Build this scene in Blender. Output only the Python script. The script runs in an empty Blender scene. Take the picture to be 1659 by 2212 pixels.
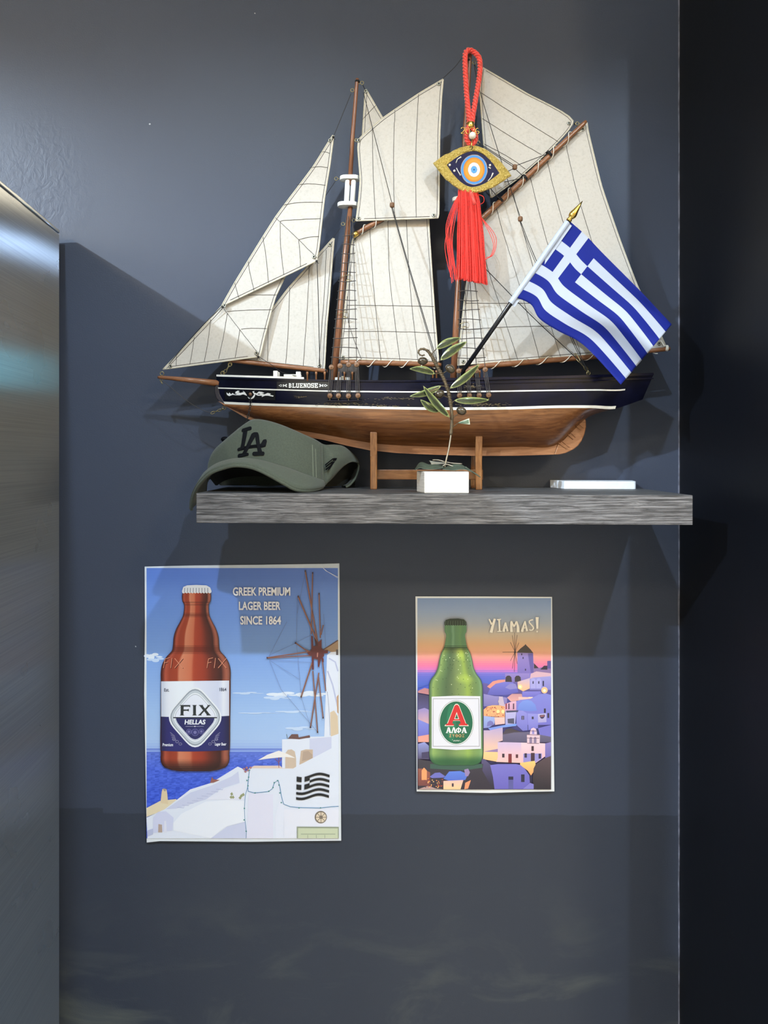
import bpy, math, random
from mathutils import Vector, geometry, noise
random.seed(7)
R = math.radians
scene = bpy.context.scene
col = scene.collection

# ------------------------------------------------------------------ camera
K, D, CX, HY, CZ = 0.0007, 1.12, 829.5, 990.0, 1.5     # metres per pixel on the wall, camera distance, principal point, eye height
def W(px, py, y=0.0):
    """point of the place that lies on pixel (px, py) at depth y (wall y=0, room y<0)"""
    s = (D + y) / D
    return Vector(((px - CX) * K * s, y, CZ + (HY - py) * K * s))
cam_d = bpy.data.cameras.new('camera'); cam = bpy.data.objects.new('camera', cam_d); col.objects.link(cam)
cam.location = (0, -D, CZ); cam.rotation_euler = (R(90), 0, 0)
cam_d.lens = (D / K) * 36.0 / 2212.0; cam_d.sensor_width = 36.0; cam_d.clip_start = 0.01
cam_d.shift_y = -(1106.0 - HY) / 2212.0
scene.camera = cam
# ------------------------------------------------------------------ world, exposure
wd = bpy.data.worlds.new('world'); scene.world = wd; wd.use_nodes = True
wd.node_tree.nodes['Background'].inputs[0].default_value = (0.5, 0.5, 0.5, 1)
wd.node_tree.nodes['Background'].inputs[1].default_value = 0.02
scene.view_settings.view_transform = 'Standard'; scene.view_settings.look = 'None'
scene.view_settings.exposure = 0.0; scene.view_settings.gamma = 1.0; scene.view_settings.use_curve_mapping = False
CEIL = CZ + 1.78
COOL, WARM = (0.69, 0.855, 1.0), (1.0, 0.785, 0.47)
SPOTS = [(0.92, -1.94, 182, 122, 0.15), (-0.38, -1.94, 168, 122, 0.15), (-2.59, -2.40, 920, 141, 0.10)]   # x, y, watts, cone, blend
TUBE = (2.6, -1.2, 95.0, CZ + 1.17)                     # x, y, radiance, height of the tube lamp hung beyond the partition
FILL_PANELS = [(-2.3, -3.6, 112), (2.3, -3.6, 112)]  # unseen panels added behind the camera for warm ambient fill

# ------------------------------------------------------------------ colour, materials
def lin(c):
    return tuple(((v/255.0)/12.92 if v/255.0 <= 0.04045 else ((v/255.0+0.055)/1.055)**2.4) for v in c)
def L4(c): return lin(c) + (1.0,)
MATS = {}
class NT:
    def __init__(s, name):
        m = bpy.data.materials.new(name); m.use_nodes = True
        s.m = m; s.t = m.node_tree; s.b = s.t.nodes['Principled BSDF']; MATS[name] = m
    def n(s, typ, **kw):
        nd = s.t.nodes.new(typ)
        for k, v in kw.items(): setattr(nd, k, v)
        return nd
    def l(s, a, b): s.t.links.new(a, b)
    def coord(s, scale=(1, 1, 1)):
        tc = s.n('ShaderNodeTexCoord'); mp = s.n('ShaderNodeMapping'); mp.inputs['Scale'].default_value = scale
        s.l(tc.outputs['Object'], mp.inputs['Vector']); return mp.outputs[0]
    def noise(s, vec, scale, detail=4, rough=0.6, dist=0.0):
        nz = s.n('ShaderNodeTexNoise'); nz.inputs['Scale'].default_value = scale; nz.inputs['Detail'].default_value = detail
        nz.inputs['Roughness'].default_value = rough; nz.inputs['Distortion'].default_value = dist
        if vec is not None: s.l(vec, nz.inputs['Vector'])
        return nz.outputs[0]
    def ramp(s, fac, stops):
        r = s.n('ShaderNodeValToRGB'); e = r.color_ramp.elements
        while len(e) < len(stops): e.new(0.5)
        for el, (p, c) in zip(e, stops): el.position = p; el.color = c if len(c) == 4 else L4(c)
        s.l(fac, r.inputs[0]); return r.outputs[0]
    def mix(s, fac, a, b, mode='MIX'):
        m = s.n('ShaderNodeMix', data_type='RGBA', blend_type=mode)
        for sock, v in ((m.inputs[0], fac), (m.inputs[6], a), (m.inputs[7], b)):
            if hasattr(v, 'is_linked'): s.l(v, sock)
            elif isinstance(v, (int, float)): sock.default_value = v
            else: sock.default_value = v if len(v) == 4 else L4(v)
        return m.outputs[2]
    def mth(s, op, a, b=0.0, clamp=False):
        m = s.n('ShaderNodeMath', operation=op, use_clamp=clamp)
        for i, v in enumerate((a, b)):
            if hasattr(v, 'is_linked'): s.l(v, m.inputs[i])
            else: m.inputs[i].default_value = v
        return m.outputs[0]
    def bump(s, h, strength=0.2, dist=0.001):
        b = s.n('ShaderNodeBump'); b.inputs['Strength'].default_value = strength; b.inputs['Distance'].default_value = dist
        s.l(h, b.inputs['Height']); s.l(b.outputs[0], s.b.inputs['Normal'])
    def set(s, color=None, rough=None, metal=None, **kw):
        for key, v in (('Base Color', color), ('Roughness', rough), ('Metallic', metal)):
            if v is None: continue
            if hasattr(v, 'is_linked'): s.l(v, s.b.inputs[key])
            elif key == 'Base Color': s.b.inputs[key].default_value = L4(v)
            else: s.b.inputs[key].default_value = v
        for k, v in kw.items(): s.b.inputs[k.replace('_', ' ')].default_value = v
        return s

def plain(name, c, rough=0.5, metal=0.0, var=0.08, scale=60, bump=0.0, **kw):
    n = NT(name); v = n.coord()
    f = n.noise(v, scale, 3)
    lo = tuple(max(0, x*(1-var)) for x in c); hi = tuple(min(255, x*(1+var)) for x in c)
    n.set(n.ramp(f, [(0.3, lo), (0.7, hi)]), rough, metal, **kw)
    if bump: n.bump(n.noise(v, scale*6, 3), bump, 0.001)
    return n.m
def wood(name, dark, mid, light, rough=0.35, stretch=(7, 90, 90), axis='x', scale=5.0, **kw):
    n = NT(name); st = {'x': stretch, 'z': (stretch[1], stretch[2], stretch[0])}[axis]
    v = n.coord(st); f = n.noise(v, scale, 6, 0.65, 0.6)
    n.set(n.ramp(f, [(0.28, dark), (0.5, mid), (0.75, light)]), rough, **kw)
    n.bump(f, 0.12, 0.0006); return n.m
def vcol(name, rough=0.4, bump=0.0, **kw):
    n = NT(name); a = n.n('ShaderNodeVertexColor'); a.layer_name = 'Col'
    n.set(a.outputs[0], rough, **kw)
    if bump: n.bump(n.noise(n.coord(), 900, 3), bump, 0.0005)
    return n.m

M = {}
# ------------------------------------------------------------------ mesh builder
ORG = {}
def tag(o, label=None, cat=None, group=None, kind=None):
    for k, v in (('label', label), ('category', cat), ('group', group), ('kind', kind)):
        if v: o[k] = v
    return o
def empty(name, loc, label, cat, group=None):
    o = bpy.data.objects.new(name, None); o.empty_display_size = 0.02; col.objects.link(o); o.location = loc
    ORG[o.name] = Vector(loc); return tag(o, label, cat, group)
def root_of(o):
    while o.parent: o = o.parent
    return o
class MB:
    def __init__(s): s.v = []; s.f = []; s.c = []
    def add(s, vs, fs, c=None):
        o = len(s.v); s.v += [Vector(p) for p in vs]
        for i, f in enumerate(fs):
            s.f.append(tuple(a + o for a in f)); s.c.append(c[i] if isinstance(c, list) else c)
        return s
    def box(s, lo, hi, c=None):
        x0, y0, z0 = lo; x1, y1, z1 = hi
        return s.add([(x0,y0,z0),(x1,y0,z0),(x1,y1,z0),(x0,y1,z0),(x0,y0,z1),(x1,y0,z1),(x1,y1,z1),(x0,y1,z1)],
                     [(0,3,2,1),(4,5,6,7),(0,1,5,4),(1,2,6,5),(2,3,7,6),(3,0,4,7)], c)
    def tube(s, path, r, n=6, c=None, closed=False, caps=True):
        path = [Vector(p) for p in path]; m = len(path)
        rr = r if isinstance(r, (list, tuple)) else [r]*m
        vs = []; up = None
        for i, p in enumerate(path):
            if closed: t = path[(i+1) % m] - path[i-1]
            else: t = path[min(i+1, m-1)] - path[max(i-1, 0)]
            t.normalize()
            if up is None:
                up = Vector((0, -1, 0)) if abs(t.y) < 0.9 else Vector((1, 0, 0))
            a = t.cross(up)
            if a.length < 1e-6: a = t.orthogonal()
            a.normalize(); b = a.cross(t).normalized(); up = b
            for j in range(n):
                th = 2*math.pi*j/n
                vs.append(p + (a*math.cos(th) + b*math.sin(th))*rr[i])
        fs = []
        for i in range(m if closed else m-1):
            for j in range(n):
                i2 = (i+1) % m
                fs.append((i*n+j, i*n+(j+1) % n, i2*n+(j+1) % n, i2*n+j))
        if caps and not closed: fs += [tuple(range(n))[::-1], tuple(range((m-1)*n, m*n))]
        return s.add(vs, fs, c)
    def ball(s, ctr, r, nu=12, nv=8, c=None, rot=None):
        r = Vector((r, r, r)) if isinstance(r, (int, float)) else Vector(r); ctr = Vector(ctr)
        vs = []
        for i in range(nv+1):
            ph = math.pi*i/nv
            for j in range(nu):
                th = 2*math.pi*j/nu
                p = Vector((r.x*math.sin(ph)*math.cos(th), r.y*math.sin(ph)*math.sin(th), r.z*math.cos(ph)))
                if rot is not None: p = rot @ p
                vs.append(ctr + p)
        fs = [(i*nu+j, (i+1)*nu+j, (i+1)*nu+(j+1) % nu, i*nu+(j+1) % nu) for i in range(nv) for j in range(nu)]
        return s.add(vs, fs, c)
    def grid(s, rows, c=None, flip=False):
        n = len(rows[0]); vs = [p for r in rows for p in r]; fs = []; cs = []
        for i in range(len(rows)-1):
            for j in range(n-1):
                f = (i*n+j, i*n+j+1, (i+1)*n+j+1, (i+1)*n+j)
                fs.append(f[::-1] if flip else f); cs.append(c(i, j) if callable(c) else c)
        return s.add(vs, fs, cs)
    def slab(s, rows, off, c=None):
        """grid with thickness: off(p) is the displacement of the back face"""
        n, m = len(rows[0]), len(rows)
        s.grid(rows, c); back = [[p + off for p in r] for r in rows]; s.grid(back, c, True)
        ring = [rows[0][j] for j in range(n)] + [rows[i][n-1] for i in range(1, m)] + [rows[m-1][j] for j in range(n-2, -1, -1)] + [rows[i][0] for i in range(m-2, 0, -1)]
        q = len(ring); o = len(s.v); s.v += ring + [p + off for p in ring]
        for i in range(q):
            s.f.append((o+i, o+q+i, o+q+(i+1) % q, o+(i+1) % q)); s.c.append(None if callable(c) else c)
        return s
    def prism(s, pts, off, c=None):
        """polygon (list of Vectors) extruded by off"""
        pts = [Vector(p) for p in pts]; off = Vector(off); n = len(pts)
        tr = geometry.tessellate_polygon([pts])
        vs = pts + [p + off for p in pts]
        fs = [tuple(t) for t in tr] + [tuple(i+n for i in t[::-1]) for t in tr] + [(i, (i+1) % n, (i+1) % n + n, i+n) for i in range(n)]
        return s.add(vs, fs, c)
    def build(s, name, mat, parent=None, smooth=False, fix=False):
        org = ORG[root_of(parent).name] if parent is not None else Vector((0, 0, 0))
        me = bpy.data.meshes.new(name)
        me.from_pydata([p - org for p in s.v], [], s.f)
        if any(c is not None for c in s.c):
            ca = me.color_attributes.new('Col', 'FLOAT_COLOR', 'CORNER'); buf = []
            for p, c in zip(me.polygons, s.c):
                c = c if c is not None else (200, 200, 200)
                if len(c) == len(p.vertices) and not isinstance(c[0], (int, float)):
                    for q in c: buf += L4(q)
                else: buf += list(L4(c))*len(p.vertices)
            ca.data.foreach_set('color', buf)
        if fix:
            import bmesh
            bm = bmesh.new(); bm.from_mesh(me); bmesh.ops.remove_doubles(bm, verts=bm.verts, dist=1e-6)
            bmesh.ops.recalc_face_normals(bm, faces=bm.faces); bm.to_mesh(me); bm.free()
        if smooth:
            me.polygons.foreach_set('use_smooth', [True]*len(me.polygons))
        me.materials.append(mat)
        o = bpy.data.objects.new(name, me); col.objects.link(o)
        if parent is not None: o.parent = parent
        else: ORG[o.name] = Vector((0, 0, 0))
        return o
def sharp(o, ang=35):
    """smooth shading with sharp creases"""
    me = o.data; me.polygons.foreach_set('use_smooth', [True]*len(me.polygons)); me.set_sharp_from_angle(angle=R(ang)); return o
def bevel(o, w, seg=2):
    b = o.modifiers.new('bevel', 'BEVEL'); b.width = w; b.segments = seg; b.limit_method = 'ANGLE'; return o
def place(src, loc, parent, name=None):
    """copy of a small part (mesh built round the origin) placed under a parent"""
    o = bpy.data.objects.new(name or src.name, src); col.objects.link(o); o.parent = parent
    o.location = Vector(loc) - ORG[root_of(parent).name]; return o
def mesh_only(mb, name, mat, smooth=True):
    me = bpy.data.meshes.new(name); me.from_pydata(mb.v, [], mb.f); me.materials.append(mat)
    if smooth: me.polygons.foreach_set('use_smooth', [True]*len(me.polygons))
    return me
def interp(tab, x):
    """smooth table lookup: tab = [(x, a, b..)], Catmull-Rom on every column"""
    if x <= tab[0][0]: return tab[0][1:]
    if x >= tab[-1][0]: return tab[-1][1:]
    for i in range(len(tab)-1):
        if tab[i][0] <= x <= tab[i+1][0]: break
    p1, p2 = tab[i], tab[i+1]; h = p2[0]-p1[0]; t = (x-p1[0])/h
    out = []
    for k in range(1, len(p1)):
        d = (p2[k]-p1[k])/h
        m1 = d if i == 0 else 0.5*(d + (p1[k]-tab[i-1][k])/(p1[0]-tab[i-1][0]))
        m2 = d if i+2 >= len(tab) else 0.5*(d + (tab[i+2][k]-p2[k])/(tab[i+2][0]-p2[0]))
        t2, t3 = t*t, t*t*t
        out.append((2*t3-3*t2+1)*p1[k] + (t3-2*t2+t)*h*m1 + (-2*t3+3*t2)*p2[k] + (t3-t2)*h*m2)
    return tuple(out)
def along(pts, n):
    """resample a polyline of tuples with a Catmull-Rom curve, n points"""
    P = [Vector(p) for p in pts]; out = []
    for i in range(n):
        q = i/(n-1)*(len(P)-1); a = min(int(q), len(P)-2); t = q-a
        p0, p1, p2, p3 = P[max(a-1, 0)], P[a], P[a+1], P[min(a+2, len(P)-1)]
        out.append(0.5*((2*p1) + (p2-p0)*t + (2*p0-5*p1+4*p2-p3)*t*t + (3*p1-p0-3*p2+p3)*t*t*t))
    return out
def on_points(pts, n, tension=0.45):
    """like along() with softer corners; n-1 must be a multiple of the segments so that every corner is kept"""
    P = [Vector(p) for p in pts]; out = []
    for i in range(n):
        q = i/(n-1)*(len(P)-1); a = min(int(q+1e-9), len(P)-2); t = q-a
        p0, p1, p2, p3 = P[max(a-1, 0)], P[a], P[a+1], P[min(a+2, len(P)-1)]; l = (p2-p1).length
        m1 = (p2-p0).normalized()*l*tension if a else (p2-p1)*tension; m2 = (p3-p1).normalized()*l*tension if a+2 < len(P) else (p2-p1)*tension
        t2, t3 = t*t, t*t*t; out.append((2*t3-3*t2+1)*p1 + (t3-2*t2+t)*m1 + (-2*t3+3*t2)*p2 + (t3-t2)*m2)
    return out
def lerp(a, b, t): return a + (b-a)*t
def mixc(a, b, t): return tuple(lerp(x, y, t) for x, y in zip(a, b))

# ------------------------------------------------------------------ flat print: polygons laid in thin layers on a surface
class Paint:
    def __init__(s, fn, step=2.0e-5): s.fn = fn; s.mb = MB(); s.layer = 0; s.step = step
    def up(s): s.layer += 1
    def P(s, p): return s.fn(p[0], p[1], (s.layer+1)*s.step)
    def poly(s, pts, c, up=True):
        if up: s.up()
        P2 = [Vector((p[0], -p[1], 0)) for p in pts]
        tr = geometry.tessellate_polygon([P2])
        if isinstance(c, list): cs = [[c[i] for i in t] for t in tr]
        else: cs = [c]*len(tr)
        out = []
        for t, cc in zip(tr, cs):
            a, b, d = (P2[i] for i in t)
            if (b-a).cross(d-a).z < 0:
                t = (t[0], t[2], t[1])
                if isinstance(c, list): cc = [cc[0], cc[2], cc[1]]
            out.append((t, cc))
        s.mb.add([s.P(p) for p in pts], [t for t, _ in out], [cc for _, cc in out])
    def rect(s, x0, y0, x1, y1, c, up=True): s.poly([(x0,y1),(x1,y1),(x1,y0),(x0,y0)], c, up)
    def ell(s, x, y, rx, ry, c, n=28, up=True, rot=0.0):
        ca, sa = math.cos(rot), math.sin(rot)
        s.poly([(x+rx*math.cos(t)*ca-ry*math.sin(t)*sa, y+rx*math.cos(t)*sa+ry*math.sin(t)*ca) for t in (2*math.pi*i/n for i in range(n))], c, up)
    def line(s, pts, w, c, up=True, taper=1.0):
        if up: s.up()
        n = len(pts); L = []; Rr = []
        for i, p in enumerate(pts):
            a, b = pts[max(i-1, 0)], pts[min(i+1, n-1)]
            dx, dy = b[0]-a[0], b[1]-a[1]; d = math.hypot(dx, dy) or 1
            ww = (w[i] if isinstance(w, (list, tuple)) else w*lerp(1, taper, i/(n-1)))/2
            L.append((p[0]-dy/d*ww, p[1]+dx/d*ww)); Rr.append((p[0]+dy/d*ww, p[1]-dx/d*ww))
        for i in range(n-1):
            s.poly([L[i], L[i+1], Rr[i+1], Rr[i]], c, False)
    def ring(s, x, y, rx, ry, w, c, n=28):
        s.line([(x+rx*math.cos(2*math.pi*i/n), y+ry*math.sin(2*math.pi*i/n)) for i in range(n+1)], w, c)
    def rows(s, xs, ys, fn):
        """grid with a colour for every corner: fn(x, y)"""
        s.up(); vs = [[s.P((x, y)) for x in xs] for y in ys]
        s.mb.grid(vs, lambda i, j: [fn(xs[j], ys[i]), fn(xs[j+1], ys[i]), fn(xs[j+1], ys[i+1]), fn(xs[j], ys[i+1])], True)
    def text(s, txt, x0, y0, x1, y1, c, bold=0.0, shear=0.0, up=True):
        cu = bpy.data.curves.new('t', 'FONT'); cu.body = txt; cu.size = 1; cu.offset = bold; cu.shear = shear; cu.resolution_u = 3
        ob = bpy.data.objects.new('t', cu); col.objects.link(ob)
        dg = bpy.context.evaluated_depsgraph_get(); me = bpy.data.meshes.new_from_object(ob.evaluated_get(dg))
        vs = [v.co.copy() for v in me.vertices]; fs = [tuple(p.vertices) for p in me.polygons]
        bpy.data.objects.remove(ob); bpy.data.curves.remove(cu); bpy.data.meshes.remove(me)
        if not vs: return
        ax, bx = min(v.x for v in vs), max(v.x for v in vs); ay, by = min(v.y for v in vs), max(v.y for v in vs)
        if up: s.up()
        pts = [(lerp(x0, x1, (v.x-ax)/(bx-ax)), lerp(y1, y0, (v.y-ay)/(by-ay))) for v in vs]
        s.mb.add([s.P(p) for p in pts], fs, c)
    def glyphs(s, strokes, x0, y0, x1, y1, c):
        """polygons given in a unit box (y down)"""
        s.up()
        for g in strokes: s.poly([(lerp(x0, x1, p[0]), lerp(y0, y1, p[1])) for p in g], c, False)
def bar(a, b, w):
    dx, dy = b[0]-a[0], b[1]-a[1]; d = math.hypot(dx, dy); nx, ny = -dy/d*w/2, dx/d*w/2
    return [(a[0]+nx, a[1]+ny), (b[0]+nx, b[1]+ny), (b[0]-nx, b[1]-ny), (a[0]-nx, a[1]-ny)]
# ------------------------------------------------------------------ materials
def wall_paint():
    n = NT('wall_paint'); tc = n.n('ShaderNodeTexCoord'); sp = n.n('ShaderNodeSeparateXYZ'); n.l(tc.outputs['Object'], sp.inputs[0])
    X, Z = sp.outputs[0], sp.outputs[2]
    v = n.coord(); big = n.noise(n.coord((1, 1, 0.5)), 3.0, 3)
    wob = n.mth('MULTIPLY', n.mth('SUBTRACT', n.noise(n.coord((1, 1, 0)), 22, 3), 0.5), 0.006)
    step = n.mth('MULTIPLY', n.mth('LESS_THAN', X, -0.425), 0.0075)
    tilt = n.mth('MULTIPLY', X, -0.004)
    edge = n.mth('ADD', n.mth('ADD', n.mth('ADD', wob, step), tilt), 0.9615)
    low = n.mth('MULTIPLY', n.mth('ADD', n.mth('SUBTRACT', edge, Z), 0.0008, False), 700.0, True)
    top_c = n.ramp(big, [(0.3, (58, 65, 82)), (0.7, (62, 69, 86))])
    low_c = n.ramp(big, [(0.3, (51, 57, 71)), (0.7, (54, 60, 74))])
    c = n.mix(low, top_c, low_c)
    fl = n.noise(v, 95, 1, 0.3); spk = n.mth('GREATER_THAN', fl, 0.835)
    c = n.mix(spk, c, (165, 170, 178))
    # lighter grey-green patches low on the wall
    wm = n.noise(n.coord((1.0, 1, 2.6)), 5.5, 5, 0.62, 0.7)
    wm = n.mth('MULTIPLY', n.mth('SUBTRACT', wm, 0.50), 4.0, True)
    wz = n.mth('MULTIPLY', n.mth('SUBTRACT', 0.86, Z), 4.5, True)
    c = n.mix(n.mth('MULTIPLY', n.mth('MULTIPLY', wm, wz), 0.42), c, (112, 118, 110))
    # wiped, polished patches low on the wall
    sm = n.noise(n.coord((1.0, 1, 2.2)), 7, 4, 0.6, 0.4)
    patch = n.mth('MULTIPLY', n.mth('SUBTRACT', sm, 0.42), 2.2, True)
    rg = n.mth('SUBTRACT', 0.47, n.mth('MULTIPLY', n.mth('MULTIPLY', patch, low), 0.14))
    n.set(c, rg, 0.0, Specular_IOR_Level=0.32)
    # roller stipple, and the wrinkled skin of paint above the refrigerator
    dx = n.mth('DIVIDE', n.mth('ADD', X, 0.525), 0.09); dz = n.mth('DIVIDE', n.mth('SUBTRACT', Z, 1.915), 0.12)
    d2 = n.mth('ADD', n.mth('MULTIPLY', dx, dx), n.mth('MULTIPLY', dz, dz))
    msk = n.mth('SUBTRACT', 1.0, d2, True)
    wr = n.mth('MULTIPLY', n.mth('MULTIPLY', n.noise(n.coord((1, 1, 0.7)), 90, 3, 0.5, 1.2), msk), 7.0)
    h = n.mth('ADD', n.mth('ADD', n.noise(v, 520, 2), n.mth('MULTIPLY', n.noise(v, 26, 2), 1.6)), wr)
    n.bump(h, 0.22, 0.0007)
    return n.m
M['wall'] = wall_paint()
M['wall_dark'] = plain('dark_paint', (8, 10, 17), 0.45, var=0.06, scale=8, bump=0.1, Specular_IOR_Level=0.25)
M['caulk'] = plain('worn_corner_caulk', (92, 94, 108), 0.5, var=0.35, scale=45, bump=0.3)
M['wall_room'] = plain('cream_paint', (206, 200, 188), 0.6, var=0.03, scale=4)
M['ceil'] = plain('ceiling_white', (205, 203, 196), 0.7, var=0.02, scale=5)
def floor_mat():
    n = NT('floor_tile'); v = n.coord()
    br = n.n('ShaderNodeTexBrick'); n.l(n.coord((1, 1, 1)), br.inputs['Vector']); br.inputs['Scale'].default_value = 1.0
    br.offset = 0.0; br.inputs['Brick Width'].default_value = 0.3; br.inputs['Row Height'].default_value = 0.3; br.inputs['Mortar Size'].default_value = 0.003
    br.inputs['Color1'].default_value = L4((142, 141, 140)); br.inputs['Color2'].default_value = L4((130, 130, 129)); br.inputs['Mortar'].default_value = L4((90, 90, 86))
    n.set(n.mix(n.mth('MULTIPLY', n.noise(v, 5, 4), 0.5), br.outputs[0], (178, 178, 174)), 0.3)
    return n.m
M['floor'] = floor_mat()
def steel():
    n = NT('brushed_steel'); f = n.noise(n.coord((3, 3, 700)), 1.0, 3); big = n.noise(n.coord((1, 1, 1.6)), 5, 3)
    g = n.n('ShaderNodeBsdfAnisotropic'); g.distribution = 'GGX'; g.inputs['Anisotropy'].default_value = STEEL_A
    n.l(n.ramp(f, [(0.3, (136, 146, 164)), (0.7, (150, 160, 178))]), g.inputs['Color'])
    n.l(n.ramp(big, [(0.3, (STEEL_R,)*3 + (1,)), (0.7, (STEEL_R*1.06,)*3 + (1,))]), g.inputs['Roughness'])
    tg = n.n('ShaderNodeTangent'); tg.direction_type = 'RADIAL'; tg.axis = 'Z'; n.l(tg.outputs[0], g.inputs['Tangent'])
    n.l(g.outputs[0], n.t.nodes['Material Output'].inputs['Surface'])
    return n.m
STEEL_A, STEEL_R = -0.9, 0.27
M['steel'] = steel()
M['rubber'] = plain('black_rubber', (22, 22, 24), 0.6)
M['chrome'] = plain('satin_chrome', (190, 190, 192), 0.25, 1.0, var=0.03)
M['lamp_white'] = plain('lamp_white', (225, 225, 222), 0.4, var=0.02)
def emit(name, c, st):
    n = NT(name); n.b.inputs['Base Color'].default_value = (0.8, 0.8, 0.8, 1); n.b.inputs['Emission Color'].default_value = (*c, 1); n.b.inputs['Emission Strength'].default_value = st; return n.m
M['lens_cool'] = emit('lamp_lens_cool', COOL, 30); M['fill_warm'] = emit('fill_diffuser_warm', WARM, 1.6)
def laminate(name, dark, mid, light, bumpy):
    n = NT(name); v = n.coord((4.5, 130, 130)); wv = n.coord((2.2, 12, 12))
    warp = n.noise(wv, 4, 3)
    add = n.n('ShaderNodeVectorMath', operation='ADD'); sc = n.n('ShaderNodeVectorMath', operation='SCALE'); sc.inputs['Scale'].default_value = 0.8
    n.l(warp, sc.inputs[0]); n.l(v, add.inputs[0]); n.l(sc.outputs[0], add.inputs[1])
    f = n.noise(add.outputs[0], 4.2, 5, 0.68)
    n.set(n.ramp(f, [(0.38, dark), (0.5, mid), (0.63, light)]), 0.5)
    n.bump(f, bumpy, 0.0014); return n.m
M['lam'] = laminate('grey_wood_laminate', (46, 45, 48), (90, 88, 91), (126, 124, 127), 0.8)
M['lam_top'] = laminate('grey_wood_laminate_top', (62, 62, 64), (76, 76, 78), (90, 90, 91), 0.3)
M['navy'] = plain('navy_hull_lacquer', (11, 12, 30), 0.2, var=0.25, scale=40, bump=0.05, Specular_IOR_Level=0.35)
def hullwood():
    n = NT('hull_wood'); f = n.noise(n.coord((5, 60, 90)), 3.0, 6, 0.65, 0.8)
    pl = n.n('ShaderNodeTexWave', wave_type='BANDS', bands_direction='Z'); n.l(n.coord((0.0, 0, 1)), pl.inputs['Vector']); pl.inputs['Scale'].default_value = 22; pl.inputs['Distortion'].default_value = 0.6
    c = n.ramp(f, [(0.28, (84, 50, 27)), (0.5, (114, 72, 40)), (0.75, (136, 90, 54))])
    c = n.mix(n.mth('MULTIPLY', n.mth('GREATER_THAN', pl.outputs[1], 0.97), 0.25), c, (84, 48, 24))
    n.set(c, 0.26, Coat_Weight=0.4, Coat_Roughness=0.2); n.bump(f, 0.08, 0.0004); return n.m
M['hull_wood'] = hullwood()
M['keel'] = wood('keel_wood', (118, 76, 48), (140, 94, 62), (156, 110, 78), 0.35)
M['spar'] = wood('spar_wood', (94, 60, 40), (128, 84, 56), (154, 108, 76), 0.3)
M['mast'] = wood('mast_wood', (92, 58, 42), (124, 80, 56), (148, 102, 74), 0.3, axis='z')
M['stand'] = wood('stand_wood', (98, 60, 30), (128, 82, 44), (150, 104, 62), 0.24, axis='z', Coat_Weight=0.5)
M['stand_x'] = wood('stand_wood_bar', (98, 62, 34), (124, 82, 48), (146, 102, 64), 0.3)
M['deadeye'] = plain('turned_wood', (112, 80, 56), 0.5, var=0.15, scale=200)
M['white_paint'] = plain('white_enamel', (232, 232, 228), 0.35, var=0.03)
M['deck'] = wood('deck_wood', (60, 44, 30), (84, 62, 42), (104, 80, 56), 0.5)
def canvas():
    n = NT('sail_canvas'); v = n.coord()
    big = n.noise(v, 14, 4, 0.6); fib = n.noise(n.coord((1, 1, 1)), 260, 3, 0.7)
    c = n.ramp(big, [(0.3, (179, 173, 166)), (0.7, (188, 183, 177))])
    fl = n.ramp(fib, [(0.28, (166, 161, 154)), (0.5, (187, 182, 176)), (0.8, (194, 190, 184))])
    n.set(n.mix(0.5, c, fl), 0.85)
    wv = n.noise(n.coord((1, 1, 0.35)), 1400, 2)
    n.bump(wv, 0.25, 0.0004); return n.m
M['canvas'] = canvas()
M['hem'] = plain('canvas_hem', (190, 183, 165), 0.85, var=0.05, scale=300, bump=0.2)
M['thread'] = plain('dark_thread', (52, 48, 46), 0.8)
M['cord_black'] = plain('black_cord', (26, 25, 26), 0.7)
M['cord_brown'] = plain('brown_cord', (62, 56, 54), 0.8, var=0.15, scale=300)
M['cord_white'] = plain('white_cord', (226, 220, 208), 0.8)
M['brass'] = plain('aged_brass', (150, 138, 100), 0.35, 0.9, var=0.1)
M['grommet'] = plain('steel_eyelet', (150, 150, 140), 0.35, 0.9, var=0.1)
M['iron'] = plain('black_iron_chain', (34, 34, 36), 0.5, 0.6)
M['worn'] = plain('scuffed_paint', (128, 110, 78), 0.6, var=0.4, scale=150)
M['gold'] = None
def gold():
    n = NT('gold_leaf_clay'); v = n.coord()
    f = n.noise(v, 520, 4, 0.7); g = n.noise(v, 160, 3)
    n.set(n.ramp(f, [(0.3, (164, 132, 48)), (0.5, (216, 186, 96)), (0.72, (244, 226, 156))]), 0.34, 0.6)
    n.bump(n.mth('ADD', f, n.mth('MULTIPLY', g, 1.2)), 1.0, 0.0026); return n.m
M['gold'] = gold()
M['gold_smooth'] = plain('polished_gold', (206, 174, 92), 0.25, 1.0, var=0.06)
M['red'] = plain('red_silk', (228, 46, 34), 0.45, var=0.12, scale=400, Sheen_Weight=0.3)
M['red_cord'] = plain('red_silk_cord', (214, 52, 38), 0.42, var=0.15, scale=300, Sheen_Weight=0.4)
M['pearl'] = plain('pearl', (228, 220, 208), 0.15, var=0.04, Coat_Weight=0.6)
M['enamel'] = vcol('painted_enamel', 0.22)
M['print'] = vcol('poster_print', 0.42)
M['paper'] = plain('poster_paper', (218, 224, 234), 0.45, var=0.01)
M['decal'] = vcol('hull_decal', 0.3)
M['flag'] = vcol('flag_polyester', 0.7, 0.15, Specular_IOR_Level=0.2)
M['flag_sleeve'] = plain('flag_sleeve_cloth', (168, 176, 194), 0.7, var=0.03)
M['pole'] = plain('black_flag_pole', (16, 17, 24), 0.25, var=0.1)
M['cap'] = plain('olive_cotton_twill', (73, 80, 69), 0.85, var=0.07, scale=500, bump=0.3, Sheen_Weight=0.15)
M['cap_in'] = plain('cap_lining', (24, 26, 24), 0.9)
M['stitch'] = plain('olive_stitching', (128, 136, 120), 0.8)
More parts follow.
